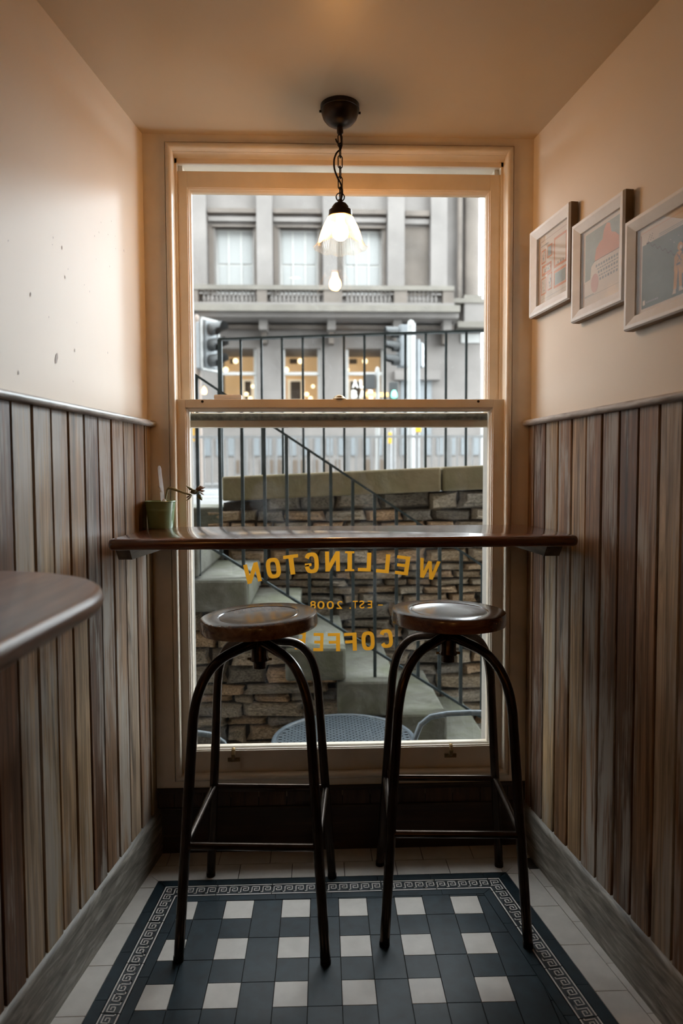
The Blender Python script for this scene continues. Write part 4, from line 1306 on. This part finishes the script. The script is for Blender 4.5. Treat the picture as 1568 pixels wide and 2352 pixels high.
for q in range(4):
    a = PI / 4 + q * PI / 2
    MB().tube([(.20 * math.cos(a), .20 * math.sin(a), zt - .012), (.25 * math.cos(a), .25 * math.sin(a), 0)], .012, 10).build('leg', 'wicker', ot, smooth=True)
def make_chair(x, y, ztop, label):
    t = thing('garden_chair', label, 'chair', (x, y, ZA), 0.0, 'grey tube chairs outside the window')
    zt_ = ztop - ZA
    hoop = [(-.225, 0, 0), (-.222, 0, zt_ - .22), (-.216, 0, zt_ - .10), (-.195, 0, zt_ - .045), (-.155, 0, zt_ - .014), (-.09, 0, zt_ - .003), (0, 0, zt_), (.09, 0, zt_ - .003), (.155, 0, zt_ - .014), (.195, 0, zt_ - .045), (.216, 0, zt_ - .10), (.222, 0, zt_ - .22), (.225, 0, 0)]
    MB().tube(hoop, .0115, 10).build('back_frame', 'wicker', t, smooth=True)
    for sgn in (-1, 1):
        MB().tube([(sgn * .225, .40, 0), (sgn * .215, .39, .43)], .0115, 10).build('leg', 'wicker', t, smooth=True)
    MB().slab([(-.215, -.005), (.215, -.005), (.215, .40), (-.215, .40)], .425, .450, .008).build('seat', 'wicker', t, smooth=True)
    for i in range(5):
        z_ = zt_ - .30 + i * .035
        MB().box(-.20, .20, -.006, .006, z_ - .012, z_ + .012).build('back_slat', 'wicker', t)
make_chair(.602, 2.66, .262, 'grey tube framed chair outside to the right of the woven table')
make_chair(-.560, 2.66, .204, 'grey tube framed chair outside to the left of the woven table')

# ------------------------------------------------------------------ sandstone building across the street
YF = 22.0
bd = thing('sandstone_building', 'pale classical sandstone building across the street with tall windows and balustrade', 'building', (0, YF, ZS))
def fbox(name, mat, u0, u1, v0, v1, d0, d1, parent=None, bev=0.0):
    # elevation rectangle u0..u1, v0..v1 on the facade, from d0 (towards street, positive out) back to d1
    xa, zt_ = at(u0, v0, YF); xb, zb_ = at(u1, v1, YF)
    return MB().box(xa, xb, -d0, -d1, zb_ - ZS, zt_ - ZS).build(name, mat, parent or bd, bevel=bev)
def frect(u0, u1, v0, v1):
    xa, zt_ = at(u0, v0, YF); xb, zb_ = at(u1, v1, YF)
    return xa, xb, zb_ - ZS, zt_ - ZS
# main wall built around the window openings
UP = [(502, 588, 525, 678), (648, 733, 525, 678), (792, 877, 525, 678)]
UP += [(502 - 146 * i, 588 - 146 * i, 525, 678) for i in range(1, 6)]
LOWR = [(505, 592, 800, 955), (650, 738, 800, 955), (795, 884, 800, 955)] + [(505 - 146 * i, 592 - 146 * i, 800, 955) for i in range(1, 6)]
mb = MB()
def addw(u0, u1, v0, v1, d0=0.0, d1=-6.0):
    x0_, x1_, z0_, z1_ = frect(u0, u1, v0, v1); mb.box(x0_, x1_, -d0, -d1, z0_, z1_)
ULEFT, URIGHT = -700, 1092
addw(ULEFT, URIGHT, -420, 525); addw(ULEFT, URIGHT, 678, 800); addw(ULEFT, 1103, 955, 1112)
for rows, v0, v1, ur in ((UP, 525, 678, URIGHT), (LOWR, 800, 955, 1103)):
    xs = sorted(rows); cur = ULEFT
    for (a, b, _, _) in xs:
        addw(cur, a, v0, v1); cur = b
    addw(cur, ur, v0, v1)
addw(URIGHT, 1103, 757, 800)
mb.build('wall', 'sandstone', bd)
mb = MB(); addw(ULEFT, URIGHT - 20, -420, 1110, -6.0, -9.0); mb.build('rear_wall', 'sandstone', bd)
# upper windows
for (a, b, c, d) in UP:
    w = fbox('window', 'white_sash', a, b, c, d, -.22, -.32)
    fbox('blind_pane', 'blind', a + 5, b - 5, c + 4, 603, -.19, -.22, w); fbox('blind_pane', 'blind', a + 6, b - 5, 608, d - 2, -.20, -.22, w)
    for uu in (a + (b - a) / 3, a + 2 * (b - a) / 3):
        fbox('glazing_bar', 'white_sash', uu - 1.6, uu + 1.6, c + 4, d - 2, -.17, -.19, w)
    for ob in [w] + list(w.children):
        pass
    fbox('sill', 'sandstone', a - 6, b + 6, d - 1, d + 4, .12, -.2)
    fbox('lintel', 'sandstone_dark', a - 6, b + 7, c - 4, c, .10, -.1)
    # moulded head between pilasters
    fbox('moulding', 'sandstone', a - 14, b + 9, 503, 513, .14, -.1)
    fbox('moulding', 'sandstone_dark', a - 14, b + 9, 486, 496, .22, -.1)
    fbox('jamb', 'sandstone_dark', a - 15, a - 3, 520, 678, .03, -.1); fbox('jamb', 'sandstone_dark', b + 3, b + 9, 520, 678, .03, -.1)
# pilasters
for (a, b) in [(447, 485), (597, 632), (745, 776), (889, 926), (985, 1021)] + [(447 - 146 * i, 485 - 146 * i) for i in range(1, 5)]:
    fbox('pilaster', 'sandstone', a, b, 300, 682, .30, -.1)
fbox('moulding', 'sandstone_dark', 928, 983, 487, 499, .2, -.1); fbox('moulding', 'sandstone', 928, 983, 505, 516, .14, -.1)
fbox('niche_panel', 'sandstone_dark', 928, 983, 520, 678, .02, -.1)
# downpipe and corner column
xa, zt_ = at(1050, 300, YF); xb, zb_ = at(1050, 690, YF)
MB().tube([(xa, -.20, zb_ - ZS), (xa, -.20, zt_ - ZS)], .085, 12).build('downpipe', 'sandstone_dark', bd, smooth=True)
xa, zt_ = at(1078, 300, YF); _, zb_ = at(1078, 690, YF)
MB().tube([(xa, -.12, zb_ - ZS), (xa, -.12, zt_ - ZS)], .235, 24).build('corner_column', 'sandstone_dark', bd, smooth=True)
fbox('column_base', 'moss_stone', 1058, 1098, 683, 692, .40, -.3); fbox('column_base', 'moss_stone', 1030, 1110, 692, 702, .46, -.3)
fbox('pedestal', 'sandstone', 1058, 1106, 702, 745, .42, -.3); fbox('pedestal_cap', 'moss_stone', 1042, 1112, 745, 758, .5, -.3)
# balustrade
fbox('balustrade_rail', 'moss_stone', ULEFT, 1028, 674, 684, .95, .6); fbox('balustrade_plinth', 'sandstone', ULEFT, 1028, 712, 722, .95, .6)
fbox('ledge', 'moss_stone', ULEFT, 1036, 722, 736, 1.25, 0); fbox('ledge', 'sandstone', ULEFT, 1036, 736, 746, 1.05, 0)
fbox('dentil_band', 'sandstone_dark', ULEFT, 1036, 752, 760, .35, 0)
peds = [(452, 472), (600, 622), (745, 785), (898, 926), (1004, 1027)] + [(452 - 146 * i, 472 - 146 * i) for i in range(1, 4)]
for a, b in peds: fbox('balustrade_pedestal', 'sandstone_dark', a, b, 684, 712, .92, .62)
bz0 = at(0, 712, YF)[1] - ZS; bz1 = at(0, 684, YF)[1] - ZS; hh = bz1 - bz0
bal = MB().lathe([(.045, 0), (.045, .04 * hh), (.028, .10 * hh), (.052, .30 * hh), (.050, .42 * hh), (.024, .75 * hh), (.026, .88 * hh), (.045, .93 * hh), (.045, hh)], 10).build('baluster', 'sandstone', bd, smooth=True)
u = 300; firstb = True
while u < 1003:
    if not any(a - 5 < u < b + 5 for a, b in peds):
        x_ = at(u, 700, YF)[0]
        if firstb: ob = bal; firstb = False
        else: ob = inst(bal.data, 'baluster', bd)
        ob.location = (x_, -.77, bz0)
    u += 9.2
for uu in (612, 762, 907, 1016, 466, 320):
    br = fbox('bracket', 'sandstone', uu - 9, uu + 9, 746, 768, .75, 0)
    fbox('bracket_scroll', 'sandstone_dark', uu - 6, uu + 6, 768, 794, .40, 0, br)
# lit ground floor windows
rl = random.Random(2)
for i, (a, b, c, d) in enumerate(LOWR):
    rm = fbox('window', 'lit_room', a, b, c, d, -1.6, -1.7)
    for side in (a, b - 7):
        fbox('sash_stile', 'white_sash', side, side + 7, c, d, -.15, -.25, rm)
    fbox('transom', 'white_sash', a, b, 853, 860, -.13, -.25, rm); fbox('sash_rail', 'white_sash', a, b, 946, 955, -.13, -.25, rm)
    if i < 3:
        fbox('inner_panel', 'lit_pale', a + (42 if i == 0 else 8), a + (72 if i == 0 else 50), 856, 912, -1.5, -1.6, rm)
        gx = a + (50 if i == 0 else 16)
        fbox('inner_window', 'lit_dark', gx, gx + (14 if i == 0 else 24), 862, 905, -1.42, -1.5, rm)
        fbox('wall_vent', 'lit_dark', a + 14, a + 32, 806, 817, -1.5, -1.6, rm)
        for (uu, vv, r_) in ((a + 30 + 10 * i, 815, .09), (a + 70, 876, .06), (a + 55, 895, .07), (a + 6, 836, .09), (a + 64, 905, .07)):
            x_, z_ = at(uu, vv, YF)
            MB().lathe([(0, -r_), (r_ * .7, -r_ * .7), (r_, 0), (r_ * .7, r_ * .7), (0, r_)], 12, cx=x_, cy=1.2, cap=False).build('room_lamp', 'lit_lamp', rm).location.z = z_ - ZS
fbox('doorway', 'signal_grey', 920, 990, 874, 1000, .04, -.3); fbox('door_lintel', 'sandstone', 905, 1008, 853, 874, .22, -.1)
fbox('street_name_plate', 'plate', 1056, 1099, 767, 787, .06, 0)
# low area windows and plinth
for uu in (597, 617, 636, 672, 690, 540, 560, 720, 745, 770, 840, 870): fbox('basement_window', 'lit_dark', uu, uu + 11, 1056, 1086, .02, -.2)
for uu in range(470, 1100, 28): fbox('plinth_window', 'signal_grey', uu, uu + 15, 1006, 1046, .04, -.2)
# lettering on the right hand lit window
def wall_text(ch, uu, vv, w_, h_):
    V, Fc = BLOCK.get(ch) or glyph(ch, .02)
    cx_, cz_ = at(uu, vv, YF - .1); k_ = YF / F
    mb = MB(); mb.v = [(cx_ + x_ * w_ * k_, .05, cz_ - ZS + y_ * h_ * k_) for x_, y_ in V]
    for f in Fc: mb.face(f)
    mb.build('window_letter', 'sign_white', bd, fix=False)
for ch, uu, vv in (('A', 817, 880), ('L', 834, 880), ('L', 851, 880), ('B', 815, 904), ('A', 833, 904), ('R', 854, 903)): wall_text(ch, uu, vv, 13, 18)
fbox('light_strip', 'orange_light', 838, 891, 903, 911, .1, .05)
o = MB().box(13.9, 18.0, 59, 62, ZS, at(1110, 825, 60)[1]).build('distant_building', 'pole_grey'); tag(o, 'hazy distant building at the far end of the street', 'building')

# ------------------------------------------------------------------ street furniture (stands on the road island)
ZS0 = ZS
ZS = ZS - .08
def zrel(v, Y): return at(0, v, Y)[1] - (ZS - .0)
def traffic_signal(name, label, u, vtop, vbot, Y, rotz, pole_mat, board=True, pole_u=None, pole_top=None):
    x, zt_ = at(u, vtop, Y); _, zb_ = at(u, vbot, Y)
    t = thing(name, label, 'traffic light', (x, Y, ZS), rotz, 'traffic lights across the street')
    h = zt_ - zb_; z0 = zb_ - ZS; w = h * .30
    if board:
        bp = MB().box(-w * .85, w * .85, .02, .05, z0, z0 + h).build('backboard', 'signal_black', t)
        for (a, b, c, d) in ((-w * .85, -w * .72, 0, 1), (w * .72, w * .85, 0, 1), (-w * .85, w * .85, .955, 1), (-w * .85, w * .85, 0, .045)):
            MB().box(a, b, .012, .052, z0 + h * c, z0 + h * d).build('white_border', 'plate', bp)
    MB().box(-w * .5, w * .5, .0, .22, z0 + h * .05, z0 + h * .95).build('housing', 'signal_grey', t, bevel=.02)
    for k in range(3):
        zc = z0 + h * (.80 - .30 * k)
        vs = []
        for yy in (0.0, -.28):
            vs.append([(w * .40 * math.cos(a), yy * (1 if math.sin(a) > -.2 else .45), zc + w * .40 * math.sin(a)) for a in [2 * PI * q / 16 for q in range(16)]])
        vz = MB().rings(vs, True, False).build('visor', 'signal_black', t)
        MB().lathe([(0, -.02), (w * .36, 0), (w * .36, .01), (0, .01)], 16, cap=False).build('lens', 'signal_grey', vz)
        vz.children[0].rotation_euler.x = PI / 2; vz.children[0].location = (0, -.01, zc)
    MB().tube([(w * .0, .30, 0), (0, .30, z0 + h * (1.02))], .057, 12).build('pole', pole_mat, t, smooth=True)
    for zz in (.3, .7): MB().box(-.02, .02, .2, .30, z0 + h * zz - .02, z0 + h * zz + .02).build('bracket', 'signal_black', t)
    return t
traffic_signal('traffic_signal', 'traffic light with white bordered backboard at the left edge of the window view', 490, 733, 853, 11.0, PI * .5 - .62, 'pole_brown')
traffic_signal('traffic_signal', 'traffic light head facing left beside the tall pale pole', 915, 742, 848, 14.0, -PI * .5 + .2, 'pole_grey', False)
traffic_signal('traffic_signal', 'traffic light seen from behind, right of the tall pale pole', 964, 787, 848, 14.5, PI - .35, 'signal_grey', False)
def post(name, label, cat, u, vt, Y, r, mat, cap=True):
    x, zt_ = at(u, vt, Y); t = thing(name, label, cat, (x, Y, ZS))
    MB().tube([(0, 0, 0), (0, 0, zt_ - ZS)], r, 14).build('shaft', mat, t, smooth=True)
    MB().lathe([(r * 1.05, 0), (r * 1.05, .05), (r * .8, .10), (0, .13)], 14).build('cap', mat, t, smooth=True, loc=(0, 0, zt_ - ZS - .04))
    MB().lathe([(r * 1.6, 0), (r * 1.6, .25), (r * 1.05, .3)], 14).build('base', mat, t, smooth=True)
    return t
post('street_pole', 'tall thick pale grey pole standing across the road', 'pole', 943, 744, 13.5, .066, 'plate')
post('street_pole', 'pale brown pole at the left edge behind the traffic light', 'pole', 458, 735, 11.5, .040, 'pole_brown')
t = post('signal_post', 'white capped post with dark signal box before the lettered window', 'post', 867, 852, 14.0, .042, 'plate')
MB().box(-.24, -.05, -.08, .10, at(0, 893, 14)[1] - ZS, at(0, 860, 14)[1] - ZS).build('signal_box', 'signal_black', t, bevel=.01)
x, zt_ = at(904, 878, 13.0)
t = thing('pedestrian_signal', 'pedestrian crossing signal showing a green light', 'signal', (x, 13.0, ZS))
MB().box(-.08, .08, -.06, .12, zt_ - ZS - .40, zt_ - ZS).build('housing', 'signal_black', t, bevel=.01)
zc = at(905, 907, 13.0)[1] - ZS
MB().lathe([(0, -.075), (.045, -.06), (.055, -.02), (.045, .04), (.02, .075), (0, .08)], 14, cx=0, cy=-.07, cap=False).build('green_man_light', 'green_light', t, loc=(0, 0, zc))
MB().tube([(.0, .05, 0), (0, .05, zt_ - ZS - .38)], .045, 10).build('post', 'pole_grey', t, smooth=True)
for (u0, u1, v0, v1, Y, lab) in ((892, 899, 994, 1019, 12.5, 'narrow yellow push button box in the middle of the street view'), (954, 966, 978, 993, 13.0, 'small yellow box beside the thick pale pole'), (446, 450, 982, 1013, 11.2, 'yellow strip at the left edge of the lower pane')):
    xa, zt_ = at(u0, v0, Y); xb, zb_ = at(u1, v1, Y)
    t = thing('push_button_box', lab, 'box', ((xa + xb) / 2, Y, ZS), 0.0, 'yellow boxes in the street')
    w = (xb - xa) / 2
    MB().box(-w, w, -.05, .05, zb_ - ZS, zt_ - ZS).build('case', 'yellow', t, bevel=.008)
    MB().tube([(0, .09, 0), (0, .09, zt_ - ZS + .05)], .04, 10).build('post', 'pole_grey', t, smooth=True)
# pedestrian guardrail along the far kerb: separate panels
panel_src = None
Yg = 10.5
for k in range(7):
    x0 = -2.6 + k * 1.55
    zt_ = at(0, 1000, Yg)[1] - ZS; zb_ = .12
    g = thing('guardrail_panel', ['pale galvanised pedestrian guardrail panel, %s from the left behind the area railing' % w for w in ('first', 'second', 'third', 'fourth', 'fifth', 'sixth', 'seventh')][k], 'guardrail', (x0, Yg, ZS), 0, 'guardrail panels along the kerb')
    for xx in (0.0, 1.5): MB().box(xx - .028, xx + .028, -.02, .02, 0, zt_).build('post', 'pole_grey', g)
    for zz in (zt_ - .02, zb_): MB().box(0, 1.5, -.015, .015, zz - .02, zz + .02).build('rail', 'pole_grey', g)
    for i in range(1, 13):
        x_ = i * 1.5 / 13
        if panel_src is None:
            ob = MB().box(-.011, .011, -.011, .011, zb_, zt_ - .02).build('bar', 'pole_grey', g); panel_src = ob.data
        else: ob = inst(panel_src, 'bar', g)
        ob.location = (x_, 0, 0)
print('rubble stones', n1, n2, 'objects', len(bpy.data.objects))
